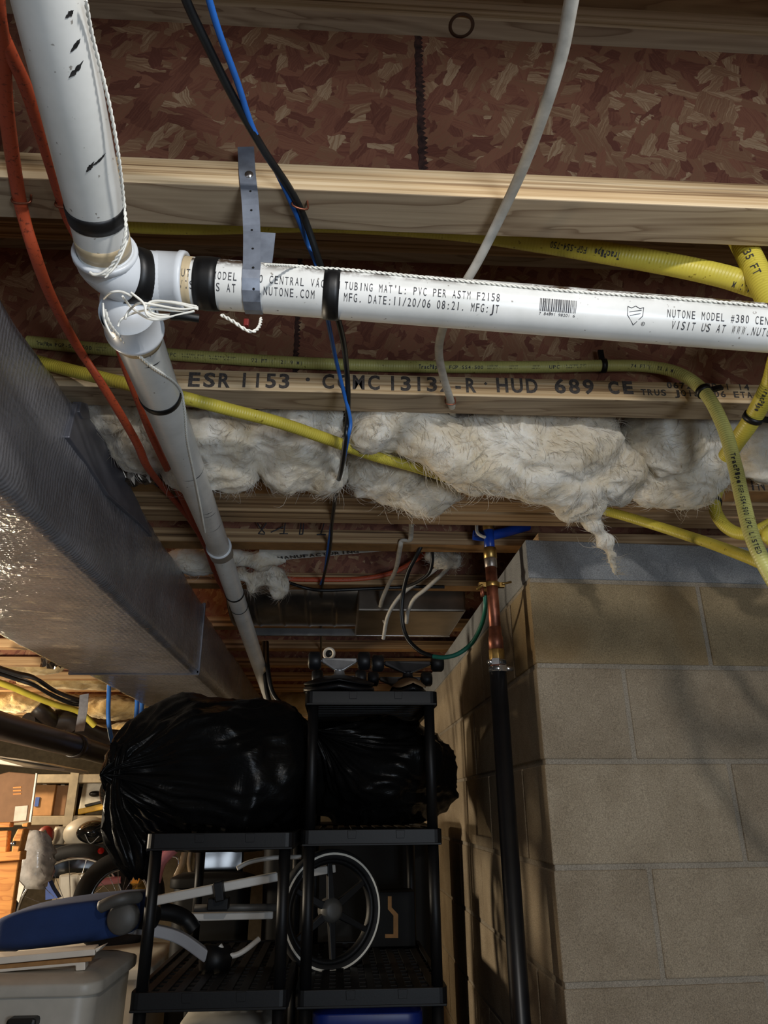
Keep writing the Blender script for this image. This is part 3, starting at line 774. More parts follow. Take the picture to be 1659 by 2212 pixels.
top_line = [PT(572, 572, 0.70)] + [pipe_map(hp, RP + 0.0012, arc_at(hp, (px, 640)), 0.030)(0, 0) for px in (640, 690)] + [pipe_map(hp, RP + 0.0012, arc_at(hp, (px, 650)), v)(0, 0) for px, v in ((760, .0310), (900, .0285), (1050, .0262), (1200, .0245), (1350, .0255), (1500, .026), (1640, .026))]
twisted(spline(top_line, 6)).build('pipe_run', M['wire_white'], lv)
def on_tube(path, pts, lift=0.0016):
    return [cyl_hit(path, RP + lift, p.x, p.y) for p in spline([Vector((*q, 0)) for q in pts], 5)]
lower = [PT(226, 668, 0.72), PT(240, 705, 0.735)] + on_tube(lp, [(275, 745), (325, 790), (383, 832), (398, 880), (404, 950), (418, 1020), (432, 1090), (443, 1150)])
twisted(spline(lower, 6), 0.00115, 0.012).build('receding_run', M['wire_white'], lv)
upper = [PT(250, 620, 0.685)] + on_tube(up, [(268, 560), (267, 480), (262, 390), (250, 300), (222, 180), (195, 60)], 0.0035)
twisted(spline([PT(228, 600, .672), PT(240, 575, .668), PT(262, 540, .66), PT(272, 495, .652), PT(268, 440, .65), PT(255, 330, .61), PT(235, 220, .577), PT(200, 80, .535), PT(185, 0, .51)], 6), 0.0009, 0.012).build('overhead_run', M['wire_white'], lv)
lo = MB(); R = random.Random(4)
for pl in ([(200, 592), (235, 590), (258, 560), (275, 520)], [(194, 588), (206, 594), (226, 586), (250, 566)],
           [(270, 690), (278, 672), (300, 655), (330, 658), (390, 668), (428, 664)], [(265, 640), (285, 665), (320, 688), (350, 690), (372, 683)], [(283, 632), (310, 655), (318, 680), (345, 688), (420, 672)],
           [(428, 668), (380, 655), (335, 650), (316, 660), (318, 676), (345, 685), (372, 681)], [(425, 662), (370, 652), (330, 655), (322, 668), (345, 680), (410, 676)], [(255, 705), (262, 690), (290, 676), (335, 668), (400, 676)],
           [(222, 655), (226, 690), (236, 715), (246, 730)], [(225, 645), (240, 632), (262, 630), (285, 640)]):
    t = R.uniform(0.668, 0.68)
    lo.tube(spline([PT(a, b, t + (0.02 if b > 640 and a < 300 else 0)) for a, b in pl], 6), 0.00115, 6)
lo.build('loop', M['wire_white'], lv, label='loops of white wire')
twisted(spline([PT(478, 680, .68), PT(505, 695, .675), PT(530, 712, .675), PT(548, 716, .675), PT(560, 705, .685), PT(564, 688, .70)], 6), 0.001, 0.012).build('hanging_loop', M['wire_white'], lv)
MB().tube(spline([PT(370, 683, .672), PT(400, 684, .672), PT(430, 688, .675)], 5), 0.004, 10).build('taped_splice', M['tape'], lv, label='black taped splice')
MB().obox(PT(532, 698, .70), ((1, 0, 0), (0, 1, 0), (0, 0, 1)), (0.0025, 0.0025, 0.004)).build('wire_nut', M['dark_red'], lv, bevel=0.001, label='red wire connector')
# ------------------------------------------------------------------ cables under the joists
ZC = ZJ - 0.006
def cable(name, label, pts, r, mat, n=8, seg=10, group=None, ell=None, up=None, parent=None, cat='cable'):
    p = spline(pts, n); mb = MB().tube(p, r, seg, 0, True, ell, up)
    o = mb.build(name, M[mat], parent, None if parent else label, None if parent else cat, group if not parent else None)
    return o, p
def zext(pts, z=None):
    P = zc(pts) if z is None else zc(pts, z); d = P[0] - P[1]; d.z = 0; n = int(0.9 / d.length)
    return [P[0] + d * k for k in range(n, 0, -1)] + P
def zc(pts, z=ZC): return [PZ(*p[:2], (p[2] if len(p) > 2 else z)) for p in pts]
cable('coaxial_cable', 'long black cable running with the blue one from the top edge to the skateboards',
      zext([(385, -60), (402, 0), (445, 92), (505, 212), (570, 325), (628, 412), (660, 478, ZC - .002), (692, 572, .60), (722, 660, .60), (741, 735, .61), (749, 800), (752, 860, .60), (750, 915, .575), (746, 950, .553), (738, 1010, .553), (727, 1058, .59), (717, 1130), (713, 1185), (704, 1225), (695, 1275), (694, 1350), (693, 1420), (691, 1470)]), 0.0042, 'cable_black')
cable('network_cable', 'bright blue cable running beside the black one across the nearest joist',
      zext([(440, -50), (452, 0), (475, 75), (512, 175), (548, 282), (597, 370, ZC + .002), (638, 458), (664, 525), (686, 580, .60), (706, 680, .60), (724, 770), (742, 845, .605), (757, 908, .575), (752, 945, .555), (741, 1000, .553), (729, 1045, .58), (720, 1100), (707, 1190), (700, 1240), (692, 1262)]), 0.0031, 'cable_blue')
k = MB(); c = PZ(648, 448, ZC - 0.006); k.tube(spline(staple(c, 0.016, 0.014, (1, 0.3, 0)), 4), 0.0012, 6); k.build('cable_staple', M['copper'], None, 'rusty staple pinning the black and blue cables to the nearest joist', 'staple')
k = MB(); c = PZ(722, 1060, ZC - 0.005); k.tube(spline(staple(c, 0.020, 0.014, (1, 0.1, 0)), 4), 0.0016, 6); k.build('cable_staple', M['cable_black'], None, 'black staple pinning the cable pair below the hanging insulation', 'staple')
cable('electrical_cable', 'off-white electrical cable hanging from the top right down behind the printed pipe',
      zext([(1245, -60, .60), (1231, 20, .60), (1212, 120, .60), (1178, 232, .60), (1130, 362, .612), (1080, 470, .618), (1035, 560, .60), (1005, 612, .59), (975, 670, .60), (955, 715, .61), (948, 762), (958, 815), (974, 868, ZC - .001), (978, 900, .66)]), 0.0062, 'cable_grey', ell=(1, .6), up=(0, 0, 1))
k = MB(); c = PZ(973, 872, ZC - 0.006); k.tube(spline(staple(c, 0.015, 0.014, (1, 0, 0)), 4), 0.0012, 6); k.build('cable_staple', M['copper'], None, 'small staple pinning the off-white cable under the printed joist', 'staple')
cable('electrical_cable', 'left orange cable sweeping down from the top left corner in front of the joists',
      zext([(-8, 20, .60), (4, 100, .61), (12, 230, .62), (42, 430), (74, 545, .60), (112, 645, .60), (165, 745, .61), (215, 822, .58), (262, 898, .555), (298, 962, .55), (318, 1008, .56), (352, 1052, .60), (402, 1112), (440, 1172), (470, 1250), (498, 1300), (505, 1330)]), 0.0075, 'orange', ell=(1, .5), up=(0, 0, 1))
cable('electrical_cable', 'right orange cable passing behind the wye of the white pipe',
      zext([(-2, 60, .61), (20, 110, .61), (60, 200, .615), (100, 325, .62), (128, 415), (150, 478), (185, 545, .615), (216, 602, .60), (248, 712, .60), (272, 795, .58), (302, 872, .555), (330, 945, .55), (378, 1048, .60), (418, 1128), (445, 1172), (458, 1215), (480, 1262), (500, 1292)]), 0.0068, 'orange', ell=(1, .5), up=(0, 0, 1))
for c, lab in ((PZ(45, 437, ZC - .005), 'staple pinning the left orange cable to the nearest joist'), (PZ(139, 446, ZC - .005), 'staple pinning the right orange cable beside the thick white pipe'), (PZ(352, 1054, ZC - .005), 'staple pinning the left orange cable beyond the insulation')):
    MB().tube(spline(staple(c, 0.018, 0.012, (1, 0, 0)), 4), 0.0013, 6).build('cable_staple', M['copper'], None, lab, 'staple')
cable('electrical_cable', 'horizontal orange cable stapled along the joist below the white facing strip',
      [PY(498, 1195, 2.08), PY(530, 1218, 2.10), PY(565, 1238, 2.11), PY(620, 1250, 2.12), PY(700, 1252, 2.12), PY(780, 1250, 2.12), PY(850, 1236, 2.11), PY(905, 1205, 2.08), PY(932, 1186, 2.05)], 0.0075, 'orange', ell=(.6, 1), up=(0, 0, 1))
cable('electrical_cable', 'short sagging orange cable in front of the sheet metal duct', [PY(512, 1305, 2.45), PY(545, 1328, 2.47), PY(590, 1344, 2.48), PY(640, 1344, 2.5), PY(690, 1330, 2.52), PY(725, 1318, 2.55)], 0.0085, 'orange')
cable('electrical_cable', 'thin black cable crossing below the horizontal orange cable', [PY(575, 1246, 2.09), PY(615, 1256, 2.1), PY(660, 1270, 2.1), PY(700, 1275, 2.12), PY(790, 1272, 2.13), PY(880, 1268, 2.13), PY(960, 1268, 2.13)], 0.005, 'cable_black')
cable('electrical_cable', 'off-white cable dropping from the insulation to a staple on the marker-stroke joist', [PY(891, 1020, 1.36), PY(890, 1080, 1.43), PY(889, 1120, 1.58), PY(888, 1150, 1.70), PY(885, 1167, 1.74), PY(868, 1168, 1.75), PY(864, 1185, 1.78), PY(855, 1230, 1.95), PY(838, 1265, 2.1), PY(824, 1300, 2.2), PY(822, 1325, 2.3), PY(832, 1345, 2.4)], 0.0065, 'cable_grey', ell=(1, .7), up=(0, 0, 1))
cable('electrical_cable', 'left one of two off-white cables fanning out of the insulation tuft near the water pipe', [PY(962, 1212, 2.0), PY(930, 1238, 2.02), PY(895, 1262, 2.06), PY(862, 1290, 2.1), PY(838, 1330, 2.15), PY(828, 1380, 2.2)], 0.0058, 'cable_grey')
cable('electrical_cable', 'right one of two off-white cables fanning out of the insulation tuft near the water pipe', [PY(976, 1218, 2.0), PY(950, 1245, 2.02), PY(920, 1272, 2.06), PY(896, 1292, 2.1), PY(882, 1318, 2.15), PY(878, 1345, 2.2)], 0.0062, 'cable_grey')
gw = thing('ground_wire', 'wire looping from the joists to the pipe clamp, black then shiny green', 'wire', PY(945, 1420, 1.83))
blk = spline([PY(915, 1168, 1.78), PY(900, 1200, 1.80), PY(882, 1235, 1.84), PY(871, 1280, 1.88), PY(868, 1330, 1.9), PY(878, 1375, 1.9), PY(905, 1405, 1.88), PY(935, 1418, 1.86)], 8)
grn = spline([PY(935, 1418, 1.86), PY(960, 1420, 1.85), PY(990, 1412, 1.84), PY(1020, 1388, 1.82), PY(1040, 1350, 1.75), PY(1048, 1315, 1.70), PY(1048, 1286, 1.685)], 8)
MB().tube(blk, 0.0058, 10).build('black_section', M['cable_black'], gw); MB().tube(grn, 0.0056, 10).build('green_section', M['green'], gw, label='green insulated section')
cable('electrical_cable', 'small black cable loop hooked beside the ground wire', [PY(908, 1176, 1.80), PY(925, 1172, 1.81), PY(934, 1200, 1.84), PY(928, 1235, 1.88), PY(905, 1255, 1.95), PY(880, 1266, 2.05)], 0.005, 'cable_black')

# ------------------------------------------------------------------ yellow gas tubing
def gas(label, pts, r, mat='gas', name='gas_tube'):
    p = spline(pts, 10); root = thing(name, label, 'gas pipe', p[0], 'yellow corrugated gas tubing')
    MB().tube(p, r, 20).build('tube', M[mat], root)
    return root, p
def gas_text(root, p, r, text, p0, p1, h, v=0.0, flip=False, bold=.01, fill=.75):
    s0 = arc_at(p, p0); s1 = arc_at(p, p1); 
    lettering(MB(), text, abs(s1 - s0), h, pipe_map(p, r, s0, v, flip=flip), bold, fill).build('printed_lettering', M['ink'], root, label='black printed lettering')
yr = JY[6] + 0.006
g, p = gas('gas tube resting along the printed joist then curving down at the right', [PY(60, 738, yr), PY(200, 752, yr), PY(400, 768, yr), PY(650, 784, yr), PY(900, 792, yr), PY(1150, 793, yr), PY(1300, 790, yr), PY(1400, 792, yr - .005), PY(1470, 808, yr - .03), PY(1524, 850, yr - .06), PY(1562, 920, .955), PY(1586, 1000, .94), PY(1604, 1080, .925), PY(1625, 1160, .91), PY(1660, 1235, .90), PY(1700, 1290, .9), Vector((.66, .90, .16)), Vector((.85, .92, .10)), Vector((1.4, .95, .08))], 0.0102, 'gas_pale')
for t, a, b, h in (('TracPipe', (84, 741), (118, 745), .006), ('FGP-SS4-500', (124, 746), (204, 752), .006), ('72 FT (  21.9 M)', (546, 778), (656, 784), .006), ('UPC', (362, 768), (384, 769), .006), ('TracPipe', (902, 793), (950, 793), .007), ('FGP-SS4-500', (968, 794), (1042, 795), .006), ('UPC', (1182, 794), (1206, 794), .006), ('74 FT (  22.5 M)', (1358, 791), (1466, 808), .006)):
    gas_text(g, p, 0.0102, t, a, b, h, -.003, bold=.03 if 'Trac' in t else .01)
for a, b in (((395, 769), (445, 773)), ((455, 775), (512, 779)), ((1050, 795), (1072, 795)), ((1096, 795), (1116, 795)), ((1145, 795), (1162, 795)), ((1218, 793), (1262, 793)), ((212, 752), (235, 754))):
    gas_text(g, p, 0.0102, 'LISTED FGP', a, b, .0022, .001); gas_text(g, p, 0.0102, 'ANSI LC-1', a, b, .0022, -.003)
gas_text(g, p, 0.0102, 'TracPipe', (1588, 985), (1608, 1052), .007, -.002, bold=.03); gas_text(g, p, 0.0102, 'FGP-SS4-500', (1610, 1055), (1624, 1120), .0065, -.002); gas_text(g, p, 0.0102, 'UPC LISTED', (1626, 1125), (1650, 1200), .0065, -.002)
def gclip(px, py, p, r, name, label, tail=None):
    s = arc_at(p, (px, py)); cum = 0
    for a, b in zip(p, p[1:]):
        L = (b - a).length
        if cum + L >= s: c = a.lerp(b, (s - cum) / L); T = (b - a).normalized(); break
        cum += L
    mb = MB().lathe([(r, -.0045), (r + .0022, -.0045), (r + .0022, .0045), (r, .0045)], c, T, 20)
    if tail is not None:
        tv = Vector(tail).normalized(); tv = (tv - T * tv.dot(T)).normalized(); mb.obox(c + tv * (r + .010), (tv, T, tv.cross(T)), (.011, .0045, .0022))
    return mb.build(name, M['tape'], None, label, 'clip')
gclip(1303, 790, p, .0102, 'pipe_clip', 'black clip on the straight run of gas tube above the HUD lettering', (0, 0, 1))
gclip(1530, 838, p, .0102, 'pipe_clip', 'black clip across the bend of the gas tube on the printed joist', PY(1590, 810, 1.0) - PY(1530, 838, 1.0))
g, p = gas('gas tube crossing diagonally in front of the insulation from the foil duct', [PZ(40, 770, .668), PZ(118, 791, .648), PZ(160, 802, .632), PZ(210, 814, .612), PZ(300, 836, .592), PZ(400, 860, .585), PZ(500, 886, .586), PZ(600, 912, .587), PZ(700, 946, .588), PZ(800, 982, .590), PZ(900, 1010, .592), PZ(1000, 1042, .594), PZ(1080, 1062, .605)], 0.0103)
g, p = gas('thin gas tube emerging under the hanging tuft and passing before the block wall', [PY(1200, 1068, 1.47), PY(1290, 1098, 1.46), PY(1360, 1118, 1.43), PY(1450, 1146, 1.36), PY(1540, 1176, 1.26), PY(1610, 1202, 1.16), PY(1680, 1228, 1.1), Vector((.80, 1.02, .30)), Vector((1.4, .99, .27))], 0.0105)
g, p = gas('thick gas tube slanting behind the nearest joist at upper right', [PY(250, 476, .71), PY(420, 482, .72), PY(700, 478, .745), PY(980, 496, .755), PY(1150, 520, .75), PY(1300, 545, .735), PY(1450, 572, .72), PY(1560, 596, .705), PY(1690, 632, .69), Vector((.65, .68, .56)), Vector((1.4, .68, .56))], 0.0142, 'gas')
gas_text(g, p, .0142, 'TracPipe', (1340, 552), (1285, 543), .009, .003, flip=True, bold=.03); gas_text(g, p, .0142, 'FGP-SS4-750', (1270, 541), (1190, 528), .0085, .003, flip=True); gas_text(g, p, .0142, '34.1 M', (1640, 615), (1590, 603), .0085, -.002, flip=True)
g, p = gas('gas tube end dropping steeply at the right edge over the thick slanting tube', [PY(1570, 460, .70), PY(1612, 540, .69), PY(1650, 622, .675), PY(1690, 720, .665), Vector((.50, .68, .40)), Vector((.62, .70, .36)), Vector((1.4, .72, .35))], 0.0150, 'gas')
gas_text(g, p, .0150, '35 FT', (1640, 545), (1665, 600), .009, -.004)
g, p = gas('gas tube held by the large black clip at the right edge', [Vector((1.4, .80, .66)), Vector((.70, .80, .64)), PY(1700, 740, .86), PY(1665, 828, .92), PY(1634, 890, .97), PY(1612, 925, 1.0), PY(1590, 955, 1.04), PY(1570, 985, 1.08)], 0.0140)
gas_text(g, p, .014, 'TracPipe', (1660, 830), (1640, 880), .008, -.004, bold=.03)
gclip(1630, 903, p, .014, 'pipe_clamp', 'large black clamp on the gas tube at the right edge', (1, 0.2, -.2))
g, p = gas('short curled gas tube below the right end of the insulation', [PY(1560, 1040, 1.38), PY(1545, 1075, 1.36), PY(1546, 1105, 1.345), PY(1565, 1135, 1.33), PY(1595, 1152, 1.31), PY(1630, 1150, 1.28), PY(1690, 1125, 1.25), Vector((.85, 1.25, .46)), Vector((1.4, 1.25, .48))], 0.0125)
gclip(1543, 1085, p, .0125, 'pipe_clamp', 'black clamp on the short curled gas tube', (-1, 0, 0))

# ------------------------------------------------------------------ foil-wrapped duct
ZT, ZB, DXR, DXL = 0.622, 0.392, -0.44, -0.835
dk = thing('air_duct', 'large foil wrapped rectangular air duct running back under the joists at left', 'duct', ((DXL + DXR) / 2, 2.0, ZB))
def duct_section(x0, x1, z0, z1, y0, y1, rad, seed, dy=0.02):
    R = random.Random(seed); rings = []; n = max(6, int((y1 - y0) / dy))
    base = []
    def edge(ax, az, bx, bz, m):
        for k in range(m): base.append((lerp(ax, bx, k / m), lerp(az, bz, k / m)))
    for cx, cz, a0 in ((x1 - rad, z0 + rad, -90), (x1 - rad, z1 - rad, 0), (x0 + rad, z1 - rad, 90), (x0 + rad, z0 + rad, 180)):
        for k in range(6):
            a = math.radians(a0 + 90 * k / 5); base.append((cx + rad * math.cos(a), cz + rad * math.sin(a)))
    full = []
    for i in range(len(base)):
        a, b = base[i], base[(i + 1) % len(base)]; L = math.dist(a, b); m = max(1, int(L / 0.03))
        full += [(lerp(a[0], b[0], k / m), lerp(a[1], b[1], k / m)) for k in range(m)]
    for i in range(n + 1):
        y = lerp(y0, y1, i / n); ring = []
        for (x, z) in full:
            d = noise.noise(Vector((x * 5, y * 4, z * 5 + seed))) * 0.006 + noise.noise(Vector((x * 16, y * 22, z * 16))) * 0.0022
            cx, cz = x - (x0 + x1) / 2, z - (z0 + z1) / 2; L = math.hypot(cx, cz)
            ring.append(Vector((x + cx / L * d, y, z + cz / L * d)))
        rings.append(ring)
    return MB().loft(rings)
duct_section(DXL, DXR, ZB, ZT, -0.6, 2.33, 0.022, 1, 0.012).build('main_section', M['foil'], dk)
duct_section(DXL + .002, DXR - .012, ZB + .014, ZT, 2.32, 5.2, 0.03, 2, 0.03).build('far_section', M['foil'], dk)
# lapped tape seam and flap on the right face
def on_right(pts, dx=0.004): return [PX(px, py, DXR + dx) for px, py in pts]
fl = on_right([(168, 870), (205, 918), (262, 1010), (300, 1085), (330, 1160), (300, 1128), (235, 1070), (196, 1010), (150, 945)], .008)
MB().prism(fl, (-0.009, 0, 0)).build('foil_flap', M['foil_tape'], dk, bevel=.002, label='smooth foil tape flap')
fl = on_right([(176, 868), (190, 872), (196, 905), (180, 905), (172, 890)], .012)
MB().prism(fl, (-0.014, 0, 0)).build('foil_flap', M['foil_tape'], dk, bevel=.001, label='small raised foil edge')
sm = MB().box(DXL - .004, DXR + .003, 2.325, 2.336, ZB - .004, ZB + .012); sm.box(DXR - .008, DXR + .004, 2.325, 2.336, ZB, ZT).build('end_lip', M['foil_tape'], dk, bevel=.003)
cr = MB(); R = random.Random(9); c = PY(112, 1432, 2.33)
rings = []
for i in range(9):
    a = i / 8; rings.append([c + Vector((lerp(-.03, .03, a), math.cos(k * .9) * .012 + R.uniform(-.012, .012), math.sin(k * .9) * .012 + R.uniform(-.01, .01))) for k in range(7)])
MB().loft(rings, smooth=False).build('crumpled_foil', M['steel'], dk, label='crumpled shiny foil scrap')
# crushed foil behind the orange cables
c = PY(308, 1028, 1.36); rings = []
for i in range(10):
    a = i / 9; rings.append([c + Vector((lerp(-.035, .035, a), math.cos(k * .7) * .02 + R.uniform(-.008, .008), math.sin(k * .7) * .018 + R.uniform(-.008, .008))) for k in range(9)])
MB().loft(rings, smooth=False).build('foil_scrap', M['steel'], None, 'crumpled silver foil scrap between the duct and left orange cable', 'foil scrap')
# sheet metal duct hidden between joists
sd = thing('sheet_metal_duct', 'bare sheet metal duct set between the joists behind the orange cable', 'duct', (-.1, 2.4, .60))
rings = []
for i in range(60):
    x = lerp(-.36, .06, i / 59); w = 0.004 if i % 12 == 0 else 0.0
    rings.append([Vector((x, 2.42 + (.185 + w) * math.cos(a), .655 + (.075 + w) * math.sin(a))) for a in [2 * math.pi * k / 28 for k in range(28)]])
MB().loft(rings).build('round_section', M['steel'], sd)
MB().box(.055, .40, 2.235, 2.60, .575, .72).build('box_section', M['steel'], sd, bevel=.006)
MB().box(-.36, .40, 2.592, 2.604, .574, .60).build('flange', M['clampsteel'], sd)
wf = thing('facing_sheet', 'white facing strip with black lettering tucked behind the marker-stroke joist', 'sheet', PY(700, 1200, 1.90))
a = PY(560, 1214, 1.98); b = PY(880, 1186, 1.98); c = PY(880, 1160, 1.90); d = PY(560, 1170, 1.90)
MB().prism([a, b, c, d], (0, .002, .001)).build('sheet', M['paper_white'], wf)
ux = (PY(780, 1198, 1.975) - PY(600, 1213, 1.975)); o = PY(600, 1209, 1.972)
lettering(MB(), 'MANUFACTURING', ux.length * .98, .021, plane_map(o + Vector((0, -.004, -.001)), ux, (c - b)), .02, .8).build('printed_lettering', M['ink'], wf)

# ------------------------------------------------------------------ fibreglass insulation
def fluffy(name, label, lobes, seed, mat='fluff', voxel=.0055, amp=1.0, fibres=350, group='fibreglass batts in the joist bays', extra=None):
    """lobes: (px, py, rx, ry, Y, ry_depth) ellipsoids in the bay, fused and roughened"""
    mb = MB(); cs = []
    for px, py, rx, ry, Y, dr in lobes:
        c = PY(px, py, Y); t = c.length; k = t / F_PX
        mb.ellipsoid(c, (rx * k, dr, ry * k), 28, 18); cs.append(c)
    if extra: extra(mb)
    tmp = mb.build('tmp', [], None); rm = tmp.modifiers.new('r', 'REMESH'); rm.mode = 'VOXEL'; rm.voxel_size = voxel; rm.use_smooth_shade = True
    sm = tmp.modifiers.new('s', 'SMOOTH'); sm.iterations = 5; sm.factor = .6
    bpy.context.view_layer.update()
    me = bpy.data.meshes.new_from_object(tmp.evaluated_get(bpy.context.evaluated_depsgraph_get()))
    org = WLOC.pop(tmp).copy(); bpy.data.objects.remove(tmp)
    me.name = name; me.materials.clear(); me.materials.append(M[mat])
    co = [v.co.copy() for v in me.vertices]; nr = [v.normal.copy() for v in me.vertices]
    sv = Vector((seed * 1.7, seed * .9, 0)); out = []
    for p, n in zip(co, nr):
        w = org + p; q = w + Vector((noise.noise(w * 9 + sv), noise.noise(w * 9 - sv), noise.noise(w * 9 + sv * 2))) * .05
        big = noise.noise(q * 11 + sv) * .016
        rid = (abs(noise.noise(Vector((q.x * 20, q.y * 26, q.z * 30)) + sv)) - .22) * -.013
        mid = noise.fractal(Vector((q.x * 40, q.y * 55, q.z * 70)) + sv, 0.7, 2.1, 4) * .0034
        tu = noise.noise(q * 32 + sv * 3); tuft = max(0, tu - .25) * .012
        out.append(p + n * ((big + rid + mid + tuft) * amp))
    for v, p in zip(me.vertices, out): v.co = p
    for pl in me.polygons: pl.use_smooth = True
    me.update()
    root = thing(name, label, 'insulation', org, group)
    o = bpy.data.objects.new('batt', me); COL.objects.link(o); o.parent = root
    # loose fibres standing off the surface
    R = random.Random(seed); fb = MB(); n = len(me.vertices)
    def flow(w, nn):
        f = Vector((noise.noise(w * 14 + sv), noise.noise(w * 14 + sv * 3 + Vector((7, 0, 0))), noise.noise(w * 14 - sv * 2)))
        f = f - nn * f.dot(nn)
        return f.normalized() if f.length > 1e-6 else Vector((1, 0, 0))
    for _ in range(fibres * 5):
        v = me.vertices[R.randrange(n)]; p = org + v.co; nn = v.normal
        t = (flow(p, nn) + Vector((R.gauss(0, .25), R.gauss(0, .25), R.gauss(0, .25)))).normalized()
        far = R.random() < .12
        L = R.uniform(.014, .05) if far else R.uniform(.010, .030); lift = R.uniform(.1, .5) if far else R.uniform(.04, .16); bend = nn.cross(t) * R.gauss(0, .35)
        pts = [p - nn * .001 + t * (L * a) + nn * (L * lift * math.sin(a * 2.6)) + bend * (L * .5 * a * a) + Vector((0, 0, -L * .12 * a * a)) for a in (0, .25, .5, .75, 1)]
        r0 = R.uniform(.00018, .00036) if far else R.uniform(.00022, .0005)
        fb.tube(pts, [r0, r0 * 1.3, r0 * 1.1, r0 * .7, r0 * .25], 3, caps=False)
    if fibres: fb.build('loose_fibre', M[mat], root, kind='stuff', fix=False)
    return root
fluffy('insulation_batt', 'grey-white insulation clump beside the foil duct, left of the receding pipe', [(255, 915, 70, 42, 1.20, .09), (225, 905, 40, 30, 1.18, .07), (320, 955, 80, 55, 1.24, .08)], 1, fibres=200)
fluffy('insulation_batt', 'sagging white insulation between the receding white pipe and the cable pair', [(430, 940, 130, 62, 1.20, .08), (450, 1000, 105, 58, 1.26, .08), (500, 950, 70, 60, 1.2, .07), (640, 930, 110, 70, 1.20, .08), (650, 1000, 90, 58, 1.25, .08), (700, 1030, 55, 40, 1.27, .06), (560, 970, 60, 40, 1.24, .06)], 2, fibres=420)
fluffy('insulation_batt', 'low rounded insulation puff under the diagonal yellow tube', [(830, 1020, 85, 55, 1.31, .06), (870, 1045, 80, 40, 1.34, .05), (930, 1068, 72, 36, 1.34, .05), (800, 990, 60, 50, 1.29, .06)], 3, fibres=300)
def tuft(mb):
    pts = spline([PY(1215, 1075, 1.27), PY(1262, 1108, 1.29), PY(1285, 1138, 1.31), PY(1302, 1165, 1.33), PY(1316, 1195, 1.345), PY(1327, 1222, 1.36), PY(1335, 1248, 1.37)], 4)
    n = len(pts); rr = [lerp(.042, .020, min(1, i / 9)) + .005 * math.sin(i * 1.1) if i < 19 else lerp(.021, .006, (i - 19) / (n - 19)) for i in range(n)]
    mb.tube(pts, [r * .72 for r in rr], 14)
fluffy('insulation_batt', 'large torn white insulation bulging over the yellow tube with a long hanging tuft',
       [(860, 925, 110, 48, 1.16, .07), (800, 940, 50, 32, 1.12, .04), (930, 950, 90, 50, 1.16, .05), (980, 990, 80, 48, 1.17, .05), (1090, 960, 150, 78, 1.20, .08), (1060, 1020, 90, 48, 1.21, .06), (1160, 1035, 100, 52, 1.23, .06), (1220, 960, 130, 80, 1.20, .08), (1230, 1050, 80, 55, 1.25, .06), (1300, 1010, 85, 75, 1.25, .07), (1330, 1070, 38, 26, 1.27, .03), (1270, 1095, 40, 30, 1.28, .035)], 4, fibres=800, extra=tuft)
fluffy('insulation_batt', 'rounded insulation lump at the right behind the curving yellow tube', [(1440, 960, 110, 75, 1.24, .08), (1480, 1010, 90, 72, 1.27, .07), (1430, 1050, 60, 40, 1.29, .05), (1540, 940, 55, 60, 1.22, .06), (1500, 1060, 50, 30, 1.3, .05)], 5, fibres=350)
# thin wisps at the end of the tuft
fluffy('insulation_batt', 'dull insulation filling the bay at the far right edge', [(1640, 960, 60, 85, 1.33, .05), (1720, 960, 70, 90, 1.33, .05)], 6, fibres=60)
fluffy('insulation_batt', 'thin grey insulation strip hanging behind the marker-stroke joist', [(470, 1205, 110, 22, 1.98, .04), (560, 1210, 60, 16, 1.98, .03), (420, 1225, 50, 18, 2.0, .04)], 7, voxel=.007, fibres=120)
fluffy('insulation_batt', 'wispy insulation scraps dangling in front of the sheet metal duct', [(575, 1245, 40, 22, 2.06, .025), (600, 1265, 20, 26, 2.08, .02), (545, 1262, 16, 24, 2.06, .02), (520, 1240, 18, 20, 2.05, .02)], 8, voxel=.006, fibres=150)
fluffy('insulation_batt', 'small pale insulation tuft where two off-white cables fan out', [(965, 1208, 30, 20, 2.0, .025), (985, 1212, 14, 20, 2.0, .02), (940, 1198, 20, 12, 2.0, .02)], 9, voxel=.006, fibres=100)
fluffy('insulation_batt', 'yellowish insulation deep in the bay above the skateboards', [(640, 1480, 90, 30, 4.6, .12), (770, 1475, 110, 30, 4.6, .12), (660, 1520, 70, 24, 4.5, .1)], 10, 'fluff_yellow', voxel=.016, fibres=0)
for k, (px, py, rx, ry, Y, lab) in enumerate(((160, 1470, 110, 16, 4.1, 'kraft-yellow insulation nearest the duct above the wire bundle'), (60, 1515, 120, 20, 4.5, 'kraft-yellow insulation over the far yellow tube'), (250, 1530, 70, 22, 4.5, 'kraft-yellow insulation sagging beside the white hanger strap'), (110, 1580, 120, 20, 5.3, 'kraft-yellow insulation low behind the black drain fittings'), (40, 1440, 90, 12, 3.7, 'kraft-yellow insulation at the far left above the wires'), (300, 1580, 60, 20, 5.3, 'kraft-yellow insulation behind the blue cables'))):
    fluffy('insulation_batt', lab, [(px, py, rx, ry, Y, .13), (px + rx * .5, py + 4, rx * .5, ry * .8, Y, .1)], 20 + k, 'fluff_yellow', voxel=.016, fibres=0)

